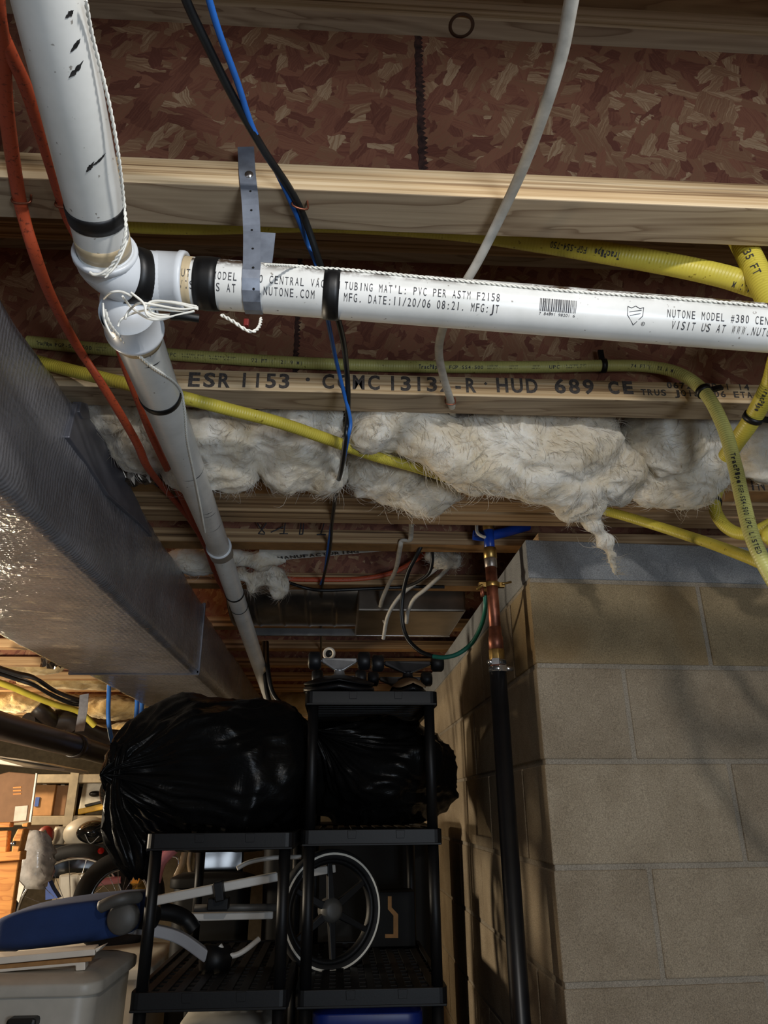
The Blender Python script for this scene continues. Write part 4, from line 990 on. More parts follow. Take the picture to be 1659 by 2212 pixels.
# ------------------------------------------------------------------ water service pipe
WPX, WPY = PX(1072, 1400, .366).x, PX(1072, 1400, .366).y
def wz(py): return PY(1072, py, WPY).z
wp = thing('water_pipe', 'vertical copper water pipe joined to a black plastic pipe by a steel hose clamp', 'pipe', (WPX, WPY, FLOOR))
ax0 = Vector((WPX, WPY, 0))
def at(z): return Vector((WPX, WPY, z))
Z1, Z2, Z3, Z4, Z5, Z6, Z7, Z8, Z9 = [wz(y) for y in (1128, 1192, 1205, 1225, 1375, 1402, 1425, 1452, 1140)]
MB().rod(at(FLOOR), at(Z8 + .006), .0195, 28).build('black_pipe', M['poly'], wp)
MB().lathe([(.0175, 0), (.0175, .01), (.0165, .03), (.0165, .05)], at(Z7 - .02), (0, 0, 1), 24).build('barbed_insert', M['copper'], wp)
MB().lathe([(.0, 0), (.0175, 0), (.0185, .004), (.0185, .024), (.0175, .028), (0, .028)], at(Z6 - .028), (0, 0, 1), 8).build('brass_nut', M['brass'], wp, bevel=.001)
MB().lathe([(.0145, 0), (.0172, .001), (.0172, .03), (.0150, .034), (.0150, .052), (.0142, .054)], at(Z6 - .002), (0, 0, 1), 28).build('copper_coupling', M['copper'], wp)
MB().rod(at(Z6), at(Z3), .0138, 28).build('copper_tube', M['copper'], wp)
MB().lathe([(.0138, 0), (.0150, .001), (.0152, .02), (.0145, .024)], at(Z4 - .002), (0, 0, 1), 28).build('soldered_collar', M['solder'], wp)
MB().lathe([(.0145, 0), (.0160, .001), (.0160, .026), (.0150, .028), (0, .028)], at(Z3 - .003), (0, 0, 1), 28).build('brass_adapter', M['brass'], wp)
MB().lathe([(.0125, -.002), (.0138, 0), (.0138, .005), (.0125, .006)], at(Z2 + .002), (0, 0, 1), 28).build('crimp_ring', M['copper'], wp)
MB().rod(at(Z2 - .004), at(wz(1145)), .0128, 24).build('blue_riser', M['pex'], wp)
MB().tube(spline([at(wz(1146)), at(wz(1136)), at(wz(1130)) + Vector((.004, .012, .004)), at(wz(1132)) + Vector((.01, .035, .002))], 6), .0135, 20).build('elbow', M['brass'], wp)
MB().tube(spline([PY(1022, 1156, WPY + .05), PY(1050, 1158, WPY + .05), PY(1090, 1150, WPY + .06), PY(1140, 1136, WPY + .08)], 6), .0128, 20).build('blue_branch', M['pex'], wp)
MB().tube(spline([PY(1030, 1127, WPY + .03), PY(1031, 1150, WPY + .01), PY(1046, 1160, WPY - .005), PY(1058, 1158, WPY)], 6), .004, 10).build('hanger_hook', M['cable_grey'], wp, label='off-white plastic hook')
hc = MB().lathe([(.0196, 0), (.0208, 0), (.0208, .012), (.0196, .012)], at(Z8), (0, 0, 1), 32); hc.lathe([(.0196, 0), (.0208, 0), (.0208, .012), (.0196, .012)], at(Z8 + .015), (0, 0, 1), 32)
for z in (Z8 + .006, Z8 + .021):
    s = 1 if z < Z8 + .01 else -1
    hc.rod(at(z) + Vector((.020 * s - .004, -.016, 0)), at(z) + Vector((.020 * s + .012, -.008, 0)), .0055, 14)
    hc.obox(at(z) + Vector((.008 * s, -.0215, 0)), ((1, .4 * s, 0), (-.4 * s, 1, 0), (0, 0, 1)), (.008, .002, .0068))
    for k in range(9):
        a = math.radians(200 + k * 7) if s > 0 else math.radians(275 + k * 7)
        hc.obox(at(z) + Vector((.0209 * math.cos(a), .0209 * math.sin(a), 0)), ((-math.sin(a), math.cos(a), 0), (math.cos(a), math.sin(a), 0), (0, 0, 1)), (.0005, .0004, .004), 1)
hc.build('hose_clamp', [M['clampsteel'], M['hole']], wp, label='shiny steel worm-drive clamp pair')
gz = wz(1264)
gc = MB().lathe([(.014, -.006), (.0185, -.006), (.0185, .006), (.014, .006)], at(gz), (0, 0, 1), 20)
gc.obox(at(gz) + Vector((-.024, 0, 0)), ((1, 0, 0), (0, 1, 0), (0, 0, 1)), (.009, .008, .006)); gc.obox(at(gz) + Vector((.022, 0, 0)), ((1, 0, 0), (0, 1, 0), (0, 0, 1)), (.008, .007, .006))
gc.rod(at(gz) + Vector((.022, -.012, 0)), at(gz) + Vector((.046, -.008, .006)), .0028, 10); gc.rod(at(gz) + Vector((-.026, -.014, -.004)), at(gz) + Vector((-.038, -.004, -.012)), .004, 10)
gc.build('ground_clamp', M['brass'], wp, bevel=.001)
MB().rod(at(gz) + Vector((-.026, -.004, -.006)), at(wz(1290)) + Vector((-.026, -.004, 0)), .0045, 12).build('wire_lug', M['copper'], wp)
# ------------------------------------------------------------------ black plastic shelving
def shelving(label, x0, x1, y0, y1, tiers, lip=.036, post=.0135):
    root = thing('shelving_unit', label, 'shelf', ((x0 + x1) / 2, (y0 + y1) / 2, FLOOR), 'black plastic shelving units')
    for z in tiers:
        mb = MB(); xm = (x0 + x1) / 2
        r = .02; poly = []
        for cx, cy, a0 in ((x1 - r, y0 + r, -90), (x1 - r, y1 - r, 0), (x0 + r, y1 - r, 90), (x0 + r, y0 + r, 180)):
            for k in range(5):
                a = math.radians(a0 + 22.5 * k); poly.append((cx + r * math.cos(a), cy + r * math.sin(a)))
        n = len(poly); inn = [(xm + (px - xm) * (1 - .024 / (x1 - x0)), (y0 + y1) / 2 + (py - (y0 + y1) / 2) * (1 - .024 / (y1 - y0))) for px, py in poly]
        vs = [Vector((*p, z)) for p in poly] + [Vector((*p, z - lip)) for p in poly] + [Vector((*p, z)) for p in inn] + [Vector((*p, z - lip)) for p in inn]
        mb.add(vs, [(k, (k + 1) % n, n + (k + 1) % n, n + k) for k in range(n)] + [(k, (k + 1) % n, 2 * n + (k + 1) % n, 2 * n + k) for k in range(n)] + [(n + k, n + (k + 1) % n, 3 * n + (k + 1) % n, 3 * n + k) for k in range(n)] + [(2 * n + k, 2 * n + (k + 1) % n, 3 * n + (k + 1) % n, 3 * n + k) for k in range(n)], 0, False)
        # slatted deck
        m = 9
        for k in range(m):
            cx = lerp(x0 + .03, x1 - .03, k / (m - 1)); mb.box(cx - .010, cx + .010, y0 + .01, y1 - .01, z - .010, z - .003)
        for k in range(15):
            cy = lerp(y0 + .03, y1 - .03, k / 14); mb.box(x0 + .01, x1 - .01, cy - .008, cy + .008, z - .013, z - .006)
        # raised rim line and moulded pockets on the front lip
        mb.box(x0 + .004, x1 - .004, y0 - .003, y0 + .002, z - lip, z - lip + .005)
        sh = mb.build('shelf', M['black_plastic'], root, bevel=.0012)
        for f in (.36, .70):
            pk = MB(); cx = lerp(x0, x1, f); pk.prism([Vector((cx - .011, y0 - .0025, z - .002)), Vector((cx + .011, y0 - .0025, z - .002)), Vector((cx + .0095, y0 - .0025, z - .020)), Vector((cx - .0095, y0 - .0025, z - .020))], (0, .003, 0))
            pk.build('clip_pocket', M['black_plastic'], sh, bevel=.0006)
    for i, (px, py) in enumerate(((x0 + .022, y0 + .020), (x1 - .022, y0 + .020), (x0 + .022, y1 - .020), (x1 - .022, y1 - .020))):
        mb = MB()
        for a, b in zip(tiers, list(tiers[1:]) + [FLOOR]): mb.rod((px, py, b), (px, py, a - lip + .002), post, 18)
        mb.build('post', M['black_plastic'], root)
    return root
shelving('taller black plastic shelving unit holding the skateboards, beside the block wall', -.088, .262, 1.95, 2.60, (.285, -.050, -.385, -.72, -1.06, -1.40))
shelving('lower black plastic shelving unit under the big black garbage bag', -.438, -.098, 1.86, 2.52, (-.052, -.365, -.70, -1.04, -1.38))

# ------------------------------------------------------------------ garbage bags
def bag(name, label, c, ra, tie, seed, tail=None, parent_pts=None):
    """a stuffed film bag gathered at the tie direction"""
    c = Vector(c); tie = Vector(tie); ax = (tie - c).normalized(); u = Vector((0, 0, 1)); u = (u - ax * u.dot(ax)).normalized(); w = ax.cross(u)
    root = thing(name, label, 'garbage bag', (c.x, c.y, c.z - ra[2]))
    nu, nv = 150, 80; vs = []; L = (tie - c).length; sv = Vector((seed, seed * 2, 0))
    for j in range(nv + 1):
        b = math.pi * j / nv; t = math.cos(b)
        for i in range(nu):
            a = 2 * math.pi * i / nu
            d = ax * t + (u * math.cos(a) + w * math.sin(a)) * math.sin(b)
            sgn = lambda q, e: math.copysign(abs(q) ** e, q)
            p = Vector((sgn(d.x, .82) * ra[0], sgn(d.y, .82) * ra[1], sgn(d.z, .8) * ra[2]))
            # pull towards the tie
            g = max(0, t) ** 7
            p = p * (1 - g) + (tie - c) * g * .98 + p * g * (.10 + .05 * math.cos(9 * a + seed))
            fold = (math.sin(13 * a + 3 * noise.noise(d * 2 + sv)) * .5 + math.sin(29 * a + 5 * noise.noise(d * 3 + sv))) * .0045 * max(0, t) ** 1.4
            n1 = noise.noise(d * 1.7 + sv) * .040 + (abs(noise.noise(d * 3.4 + sv * 2)) - .25) * -.022 + (abs(noise.noise(Vector((d.x * 7, d.y * 7, d.z * 10)) + sv)) - .2) * -.008
            p += d * (fold + n1 * (1 - g))
            zz = -ra[2]
            if p.z < zz: p.z = zz
            vs.append(c + p)
    fs = [(j * nu + i, j * nu + (i + 1) % nu, (j + 1) * nu + (i + 1) % nu, (j + 1) * nu + i) for j in range(nv) for i in range(nu)]
    MB().add(vs, fs).build('sack', M['bag'], root)
    if tail:
        R = random.Random(seed); rings = []; n = len(tail)
        for i, (p, r) in enumerate(tail):
            p = Vector(p); rings.append([p + Vector((math.cos(a), .8 * math.sin(a), 0)) * (r * (1 + .28 * math.sin(7 * a + i * .4) + .12 * math.sin(17 * a + i))) + Vector((0, 0, .012 * math.sin(5 * a) if i in (0, n - 1) else 0)) for a in [2 * math.pi * k / 48 for k in range(48)]])
        MB().loft(rings).build('gathered_neck', M['bag'], root, label='gathered neck of the bag with shiny folds')
    return root
tie = PY(250, 1672, 1.96)
bag('garbage_bag', 'large stuffed black garbage bag lying on the lower shelving unit, neck to the left', PY(470, 1668, 2.18), (.285, .25, .198), tie, 3.1,
    [(PY(262, 1612, 1.97), .022), (PY(255, 1640, 1.96), .018), (tie, .013), (PY(248, 1700, 1.95), .016), (PY(252, 1745, 1.95), .024), (PY(268, 1790, 1.95), .040), (PY(285, 1825, 1.95), .048), (PY(295, 1868, 1.95), .036), (PY(300, 1890, 1.95), .016)])
bag('garbage_bag', 'black garbage bag packed into the top tier of the taller shelving unit', PY(822, 1668, 2.28), (.205, .27, .140), PY(690, 1585, 2.10), 8.3)

# ------------------------------------------------------------------ skateboards upside down on the taller unit
def skateboard(label, cx, y0, z, w, L, truck_mat, edge_mat, wheel_r, hang):
    root = thing('skateboard', label, 'skateboard', (cx, y0 + L / 2, z), 'upside-down skateboards on the top shelf')
    n = 26; rings = []
    for i in range(n + 1):
        t = i / n; y = y0 + L * t
        e = min(t, 1 - t) * L
        hw = w / 2 * (math.sqrt(max(0, 1 - ((.11 - e) / .11) ** 2)) if e < .11 else 1) + .004
        zz = z + .040 - (max(0, (.16 - e)) / .16) ** 1.4 * .036
        ring = []
        for k in range(13):
            a = lerp(-1, 1, k / 12); ring.append(Vector((cx + hw * a, y, zz + .014 - .022 * a * a * (hw / (w / 2)))))
        for k in range(12, -1, -1):
            a = lerp(-1, 1, k / 12); ring.append(Vector((cx + hw * a, y, zz + .004 - .022 * a * a * (hw / (w / 2)))))
        rings.append(ring)
    d = MB().loft(rings); 
    d.build('deck', M['deck_black'], root)
    rings2 = [[p + Vector((0, 0, .0125)) for p in r[:13]] + [p + Vector((0, 0, .0095)) for p in r[:13]][::-1] for r in rings]
    MB().loft(rings2).build('deck_face', edge_mat, root, label='exposed edge ply of the deck')
    for yt in (y0 + .15, y0 + L - .15):
        tz = z + .056
        tr = MB(); tr.lathe([(.030, 0), (.030, .006), (.022, .008), (.016, .012), (.014, .022), (.018, .026)], (cx, yt, tz), (0, 0, 1), 24)
        tr.prism([Vector((cx - .012, yt - .014, tz + .022)), Vector((cx + .012, yt - .014, tz + .022)), Vector((cx + hang / 2, yt - .010, tz + .046)), Vector((cx + hang / 2, yt - .010, tz + .057)), Vector((cx - hang / 2, yt - .010, tz + .057)), Vector((cx - hang / 2, yt - .010, tz + .046))], (0, .022, 0))
        tr.rod((cx - hang / 2 - .03, yt, tz + .051), (cx + hang / 2 + .03, yt, tz + .051), .004, 10)
        tk = tr.build('truck', truck_mat, root, bevel=.002)
        for s in (-1, 1):
            x = cx + s * (hang / 2 + .003); mb = MB().lathe([(.006, 0), (wheel_r - .006, 0), (wheel_r, .006), (wheel_r, .030), (wheel_r - .006, .036), (.006, .036)], (x, yt, tz + .051), (s, 0, 0), 28)
            mb.build('wheel', M['urethane'], tk)
    return root
sx = PY(733, 1440, 2.10).x; skateboard('upside-down skateboard with a pale cast truck at the left of the top shelf', sx, 1.96, .287, .19, .60, M['alu'], M['deck_black'], .026, .100)
sx = PY(880, 1450, 2.16).x; skateboard('upside-down skateboard with dark trucks and a wooden edge at the right of the top shelf', sx, 2.0, .287, .085, .58, M['dark_alu'], M['deck'], .024, .135)
rw = thing('ring_wheel', 'small white ring-shaped wheel standing behind the pale skateboard truck', 'wheel', PY(712, 1440, 2.33))
MB().lathe([(.012, -.006), (.019, -.008), (.021, 0), (.019, .008), (.012, .006), (.012, -.006)], PY(711, 1412, 2.33), (-.25, -1, -.05), 28).build('rim', M['white_paint'], rw)
MB().lathe([(0, 0), (.012, 0), (.012, .004), (0, .004)], PY(711, 1412, 2.335), (-.25, -1, -.05), 20).build('hub', M['cable_black'], rw)
MB().tube([PY(716, 1420, 2.34), PY(728, 1432, 2.34), PY(735, 1462, 2.34)], .009, 10).build('stem', M['dark_alu'], rw)
cable('electrical_cable', 'upper thick black cable slanting down behind the garbage bag from the joists', [PZ(576, 1388, ZJ - .004), PY(578, 1440, 2.78), PY(592, 1502, 2.75), PY(640, 1545, 2.72), PY(690, 1585, 2.70), PY(720, 1640, 2.68)], .009, 'cable_black')
cable('electrical_cable', 'lower thick black cable just under the other slanting one behind the garbage bag', [PZ(570, 1388, ZJ - .004), PY(572, 1450, 2.86), PY(586, 1524, 2.80), PY(635, 1568, 2.77), PY(680, 1600, 2.75), PY(715, 1660, 2.73)], .009, 'cable_black')

# ------------------------------------------------------------------ folded stroller lying across both shelving units
sc0 = PY(714, 1966, 2.22)
so = thing('stroller', 'folded stroller with blue canvas seat, pale tubes and a white-striped wheel, lying on the shelves', 'stroller', PY(430, 2060, 2.1))
yw = math.radians(24); axw = Vector((math.sin(yw), -math.cos(yw), 0.03)).normalized()
RW = .150
wh = MB().lathe([(RW - .024, -.016), (RW - .006, -.018), (RW, -.008), (RW, .008), (RW - .006, .018), (RW - .024, .016), (RW - .024, -.016)], sc0, axw, 56).build('wheel', M['rubber'], so)
MB().lathe([(RW - .0145, .0178), (RW - .0100, .0182), (RW - .0090, .0178), (RW - .0090, .0170), (RW - .0145, .0170), (RW - .0145, .0178)], sc0, axw, 72).build('reflective_stripe', M['reflective'], wh, label='bright white reflective ring')
MB().lathe([(RW - .036, -.012), (RW - .023, -.013), (RW - .023, .013), (RW - .036, .012), (RW - .036, -.012)], sc0, axw, 56).build('rim', M['black_plastic'], wh)
hb = MB().lathe([(0, -.02), (.030, -.018), (.030, .012), (.020, .020), (.016, .022), (0, .022)], sc0, axw, 32)
hb.build('hub', M['grey_plastic'], wh)
uz = (Vector((0, 0, 1)) - axw * axw.z).normalized(); ux = uz.cross(axw)
for k in range(6):
    a = math.radians(90 + 60 * k + 3); d = uz * math.sin(a) + ux * math.cos(a); e = axw.cross(d)
    p = sc0 + d * .022; q = sc0 + d * (RW - .030); w0, w1 = .010, .0065
    rings = [[p + e * w0 + axw * .012, p - e * w0 + axw * .012, p - e * w0 - axw * .006, p + e * w0 - axw * .006], [q + e * w1 + axw * .009, q - e * w1 + axw * .009, q - e * w1 - axw * .006, q + e * w1 - axw * .006]]
    MB().loft(rings, smooth=False).build('spoke', M['black_plastic'], wh, bevel=.002)
def bar(name, pts, w, th, mat, Y, lab=None):
    P = [PY(px, py, Y if len(q) == 0 else q[0]) for px, py, *q in pts]
    mb = MB().strap(spline(P, 6) if len(P) > 2 else P, th, w, (0, 1, 0)); return mb.build(name, M[mat], so, label=lab, bevel=.003)
bar('push_bar', [(286, 1955, 2.06), (600, 1893, 2.10)], .0215, .026, 'silver_tube', 2.06)
bar('push_bar', [(650, 1888, 2.18), (720, 1876, 2.24)], .020, .026, 'silver_tube', 2.2)
bar('lower_tube', [(382, 1980, 2.16), (440, 1980, 2.17), (590, 1976, 2.18)], .018, .02, 'silver_tube', 2.16)
bar('curved_tube', [(262, 2001, 2.03), (330, 2009, 2.05), (390, 2026, 2.07), (448, 2066, 2.09)], .026, .024, 'silver_grey', 2.05)
MB().tube(spline([PY(474, 2042, 2.1), PY(486, 2058, 2.1), PY(505, 2064, 2.1), PY(530, 2052, 2.11), PY(560, 2028, 2.13)], 6), .0065, 12).build('curved_rail', M['silver_tube'], so)
MB().tube(spline([PY(512, 1876, 2.2), PY(540, 1862, 2.21), PY(590, 1853, 2.22), PY(650, 1851, 2.24)], 6), .006, 10).build('curved_rail', M['silver_tube'], so)
MB().rod(PY(420, 1962, 2.14), PY(610, 1960, 2.16), .009, 14).build('steel_rod', M['grey_plastic'], so)
MB().rod(PY(440, 2072, 2.09), PY(490, 2072, 2.12), .032, 20).build('front_pivot', M['black_plastic'], so)
MB().obox(PY(474, 1925, 2.06), ((1, 0, .2), (0, 1, 0), (-.2, 0, 1)), (.011, .018, .022)).obox(PY(472, 1952, 2.1), ((1, 0, 0), (0, 1, 0), (0, 0, 1)), (.026, .02, .014)).build('lock_clip', M['black_plastic'], so, bevel=.003)
MB().tube(spline([PY(340, 1968, 2.1), PY(372, 1972, 2.12), PY(400, 1985, 2.14), PY(420, 2010, 2.14)], 5), .02, 14).build('hinge_arm', M['black_plastic'], so)
# blue canvas
st_ = [(1, 1997, 2003, 2010, .03), (12, 1980, 1998, 2040, .09), (40, 1958, 1984, 2058, .13), (90, 1942, 1966, 2058, .14), (150, 1932, 1956, 2051, .14), (210, 1925, 1948, 2043, .13), (260, 1921, 1943, 2033, .11), (300, 1919, 1939, 2022, .09), (320, 1928, 1942, 2004, .05)]
rings = []
for px, ty, ry, by, dep in st_:
    f = PY(px, ry, 2.05 - dep); g = PY(px, by, 2.05 - dep); t = PY(px, ty, 2.05 + dep)
    f.x = g.x = t.x = PY(px, ry, 2.05).x
    k = Vector((g.x, t.y, g.z)); m = f.lerp(t, .5) + Vector((0, 0, .006)); ring = []
    for p, q, n in ((g, f, 5), (f, m, 4), (m, t, 4), (t, k, 4), (k, g, 4)):
        ring += [p.lerp(q, i / n) for i in range(n)]
    rings.append(ring)
cv = MB().loft(rings).build('blue_canopy', M['blue_fabric'], so, label='navy canvas seat and canopy'); m_ = cv.modifiers.new('s', 'SUBSURF'); m_.levels = m_.render_levels = 2
MB().lathe([(0, .0), (.030, 0), (.034, .006), (.034, .03), (0, .03)], PY(262, 1985, 1.90), (0, 1, 0), 28).build('hinge_hub', M['grey_plastic'], so)
MB().tube(spline([PY(212, 1962, 1.89), PY(240, 1949, 1.885), PY(270, 1941, 1.89), PY(305, 1938, 1.92)], 6), [.006] + [.013] * 17 + [.008], 14, ell=(1, .8), up=(0, 1, 0)).build('adjuster_handle', M['grey_plastic'], so)
MB().rod(PY(300, 1975, 2.03), PY(330, 1985, 2.06), .03, 16).build('pivot_joint', M['black_plastic'], so)

# ------------------------------------------------------------------ white board and grey tote at lower left
wb = thing('crib_rail', 'white painted wooden rail with raw plywood edge under the blue stroller seat', 'rail', PY(100, 2085, 1.7))
def rail(pts, depth, mat, name, lab=None):
    P = [PY(px, py, 1.80) for px, py in pts]; MB().prism(P, (-.006, depth * .2, .002)).build(name, M[mat], wb, label=lab, bevel=.002)
rail([(-60, 2073), (205, 2050), (205, 2064), (-60, 2089)], .24, 'white_paint', 'top_panel')
rail([(-60, 2090), (198, 2067), (198, 2077), (-60, 2101)], .22, 'raw_wood', 'plywood_edge', 'raw plywood edge')
rail([(-60, 2097), (184, 2078), (184, 2096), (163, 2098), (163, 2086), (-60, 2106)], .20, 'white_paint', 'lower_panel')
MB().prism([PY(205, 2050, 1.80), PY(222, 2043, 1.80), PY(208, 2058, 1.80)], (0, .04, 0)).build('end_cap', M['white_paint'], wb, bevel=.001)
def tote(label, x0, x1, y0, y1, z0, z1, mat, lidmat, lid=.03, taper=.03, group=None):
    root = thing('storage_tote', label, 'storage bin', ((x0 + x1) / 2, (y0 + y1) / 2, z0), group)
    def ring(x0, x1, y0, y1, z, r=.04):
        out = []
        for cx, cy, a0 in ((x1 - r, y0 + r, -90), (x1 - r, y1 - r, 0), (x0 + r, y1 - r, 90), (x0 + r, y0 + r, 180)):
            for k in range(6):
                a = math.radians(a0 + 18 * k); out.append(Vector((cx + r * math.cos(a), cy + r * math.sin(a), z)))
        return out
    tp = taper
    MB().loft([ring(x0 + tp, x1 - tp, y0 + tp, y1 - tp, z0), ring(x0 + .012, x1 - .012, y0 + .012, y1 - .012, z1 - lid)]).build('bin', M[mat], root, bevel=.006)
    MB().loft([ring(x0, x1, y0, y1, z1 - lid - .012), ring(x0, x1, y0, y1, z1 - .012), ring(x0 + .03, x1 - .03, y0 + .03, y1 - .03, z1), ]).build('lid', M[lidmat], root, bevel=.004)
    return root
tx = PY(210, 2150, 1.74).x; tz = PY(100, 2108, 1.76).z
gt = tote('large pale grey storage tote below the white rail', -1.10, tx, 1.74, 2.08, -1.02, tz, 'tote', 'tote', lid=.022, taper=.02)
MB().box(PY(14, 2205, 1.73).x, PY(78, 2205, 1.73).x, 1.725, 1.765, PY(50, 2225, 1.73).z, PY(50, 2200, 1.73).z).build('handle', M['tape'], gt, label='dark handle', bevel=.006)
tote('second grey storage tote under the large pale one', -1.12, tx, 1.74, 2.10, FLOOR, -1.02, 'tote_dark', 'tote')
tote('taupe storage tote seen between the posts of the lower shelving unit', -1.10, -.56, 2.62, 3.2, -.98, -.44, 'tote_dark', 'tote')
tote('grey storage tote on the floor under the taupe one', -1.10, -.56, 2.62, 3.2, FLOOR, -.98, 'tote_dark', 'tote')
tote('dark blue storage tote under the striped wheel on the taller unit', -.05, .21, 1.99, 2.5, -.718, -.430, 'tote_blue', 'tote_blue')
tote('pale storage tote behind the lowest visible shelf of the lower unit', -.36, -.14, 2.02, 2.45, -.698, -.452, 'tote', 'tote')
tote('tall added black box standing in for darkness behind the taller shelving unit', -.26, .34, 2.72, 3.15, FLOOR, -.05, 'gloss_dark', 'gloss_dark')  # added box: blacks out the view to the lit back wall
tote('added black box standing in for darkness behind the lower shelving unit', -.55, -.275, 2.70, 2.84, FLOOR, -.20, 'gloss_dark', 'gloss_dark')  # likewise added, to keep the gap behind the stroller tubes black
bx = thing('cardboard_box', 'dark box with a J-shaped reflection coloured on in tan, behind the white-striped wheel', 'box', PY(860, 2030, 2.5))
a = PY(832, 2030, 2.47); b = PY(945, 1925, 2.47)
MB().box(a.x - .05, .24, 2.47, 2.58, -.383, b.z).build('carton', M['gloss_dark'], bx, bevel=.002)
P = [PY(px, py, 2.468) for px, py in ((838, 1936), (846, 1936), (846, 1960), (860, 1975), (860, 2026), (832, 2026), (832, 2018), (850, 2018), (850, 1978), (838, 1964))]  # outline of a J-shaped light reflection, laid on as tan colour
MB().prism(P, (0, .0015, 0)).build('tan_reflection', M['raw_wood'], bx, label='reflection coloured in as a tan strip')

# ------------------------------------------------------------------ the far room at left
def mirror_panel(name, label, px, py, Y, w, h, d, src):
    """glossy upright case; it leans so that it faces between the viewer and the added fill light"""
    c = PY(px, py, Y); n = ((-c).normalized() + (Vector(src) - c).normalized()).normalized()
    u = Vector((0, 0, 1)).cross(n).normalized(); v = n.cross(u)
    root = thing(name, label, 'case', c - v * h)
    MB().obox(c - n * d, (u, n, v), (w, d, h)).build('shell', M['gloss_black'], root, bevel=.008, seg=3)
    MB().obox(c - n * (d + .002) + v * h, (u, n, v), (w + .006, d + .006, .012)).build('rim', M['black_plastic'], root, bevel=.004)
    return root
FILL_LOC = (0.75, -1.05, -0.35)  # where the added fill light sits, mirrored by the glossy cases
mirror_panel('equipment_case', 'glossy black case with a bright reflection behind the stroller tubes', 474, 1868, 2.9, .085, .105, .12, FILL_LOC)
mirror_panel('equipment_case', 'glossy black case with two bright reflections above the front bicycle wheel', 178, 1862, 4.1, .20, .07, .10, FILL_LOC)

fs = thing('storage_rack', 'beige metal storage rack along the far wall holding boxes', 'rack', (-1.6, 5.2, FLOOR))
for px, Y in ((150, 4.75), (-40, 4.75), (300, 4.75)):
    p = PY(px, 1750, Y); MB().box(p.x - .025, p.x + .025, Y, Y + .03, FLOOR, PY(px, 1668, Y).z).build('post', M['shelf_metal'], fs)
for py in (1672, 1762, 1850):
    z = PY(150, py, 4.75).z; a = PY(-40, py, 4.75).x; b = PY(300, py, 4.75).x
    MB().box(a, b, 4.76, 5.4, z - .05, z).build('shelf', M['shelf_metal'], fs, bevel=.004)
zs = PY(150, 1762, 4.75).z; zs2 = PY(150, 1850, 4.75).z; zs0 = PY(150, 1672, 4.75).z
def carton(label, px0, px1, pt, zb, Y, dep, mat, side='card_dark', lab=None, group='cardboard boxes in the far room'):
    a = PY(px0, 1700, Y).x; b = PY(px1, 1700, Y).x; z = PY(px0, pt, Y).z
    root = thing('cardboard_box', label, 'box', ((a + b) / 2, Y + dep / 2, zb), group)
    MB().box(a, b, Y, Y + dep, zb, z).build('carton', M[mat], root, bevel=.004)
    MB().box((a + b) / 2 - .012, (a + b) / 2 + .012, Y - .001, Y + dep, z - .001, z + .0015).build('packing_tape', M['label'], root, label='strip of packing tape')
    return root
c1 = carton('tan cardboard box with a blue sticker on the far rack', 72, 120, 1695, zs, 4.85, .45, 'card')
p0 = PY(74, 1742, 4.845); p1 = PY(86, 1722, 4.845); MB().box(p0.x, p1.x, 4.842, 4.85, p0.z, p1.z).build('blue_sticker', M['label_blue'], c1, label='blue sticker')
carton('dark brown cardboard box right of the stickered one on the far rack', 122, 148, 1696, zs, 4.88, .4, 'card_dark')
carton('low brown carton under the far rack shelf', 72, 140, 1775, zs2, 4.9, .4, 'card_dark')
wt = MB(); p = PY(205, 1715, 4.9); wt.prism([PY(168, 1752, 4.9), PY(240, 1738, 4.9), PY(250, 1690, 4.9), PY(180, 1688, 4.9)], (0, .3, 0)); wt.build('white_carton', M['paper_white'], None, 'white carton on the far rack beside the bag neck', 'box', bevel=.01)
yt = thing('yellow_tool_case', 'flat yellow tool case leaning below the white carton', 'case', PY(205, 1750, 4.8))
MB().prism([PY(168, 1748, 4.8), PY(236, 1732, 4.8), PY(236, 1746, 4.8), PY(168, 1760, 4.8)], (0, .05, 0)).build('body', M['yellow_plastic'], yt, bevel=.004)
MB().prism([PY(182, 1738, 4.79), PY(220, 1729, 4.79), PY(222, 1735, 4.79), PY(184, 1744, 4.79)], (0, .04, 0)).build('grip', M['black_plastic'], yt, bevel=.003)
MB().ellipsoid(PY(205, 1715, 4.88), (.035, .03, .018), 20, 10).build('dark_strap_roll', M['black_plastic'], None, 'small dark roll on the white carton', 'roll')
# large box in front with its shipping label
Yb = 3.3
cb = thing('cardboard_box', 'large brown cardboard box with a paper label at the left edge', 'box', PY(30, 1790, Yb), 'cardboard boxes in the far room')
MB().prism([PY(-70, 1690, Yb), PY(20, 1667, Yb), PY(77, 1672, Yb), PY(63, 1774, Yb), PY(-70, 1790, Yb)], (-.05, .14, 0)).build('carton', M['card_dark'], cb, bevel=.004)
MB().prism([PY(33, 1742, Yb - .003), PY(60, 1740, Yb - .003), PY(56, 1772, Yb - .003), PY(29, 1774, Yb - .003)], (0, .002, 0)).build('shipping_label', M['label'], cb, label='white paper label')
for k in range(3):
    MB().prism([PY(28, 1700 + k * 7, Yb - .003), PY(46, 1699 + k * 7, Yb - .003), PY(46, 1702 + k * 7, Yb - .003), PY(28, 1703 + k * 7, Yb - .003)], (0, .002, 0)).build('printed_line', M['honey'], cb, label='faint printed line')
MB().prism([PY(77, 1670, Yb - .002), PY(80, 1671, Yb - .002), PY(66, 1776, Yb - .002), PY(62, 1776, Yb - .002)], (0, .01, 0)).build('pale_edge', M['white_paint'], cb, label='pale edge strip')
ld = thing('white_board', 'white board lying on the large cardboard box', 'panel', PY(70, 1650, 3.5))
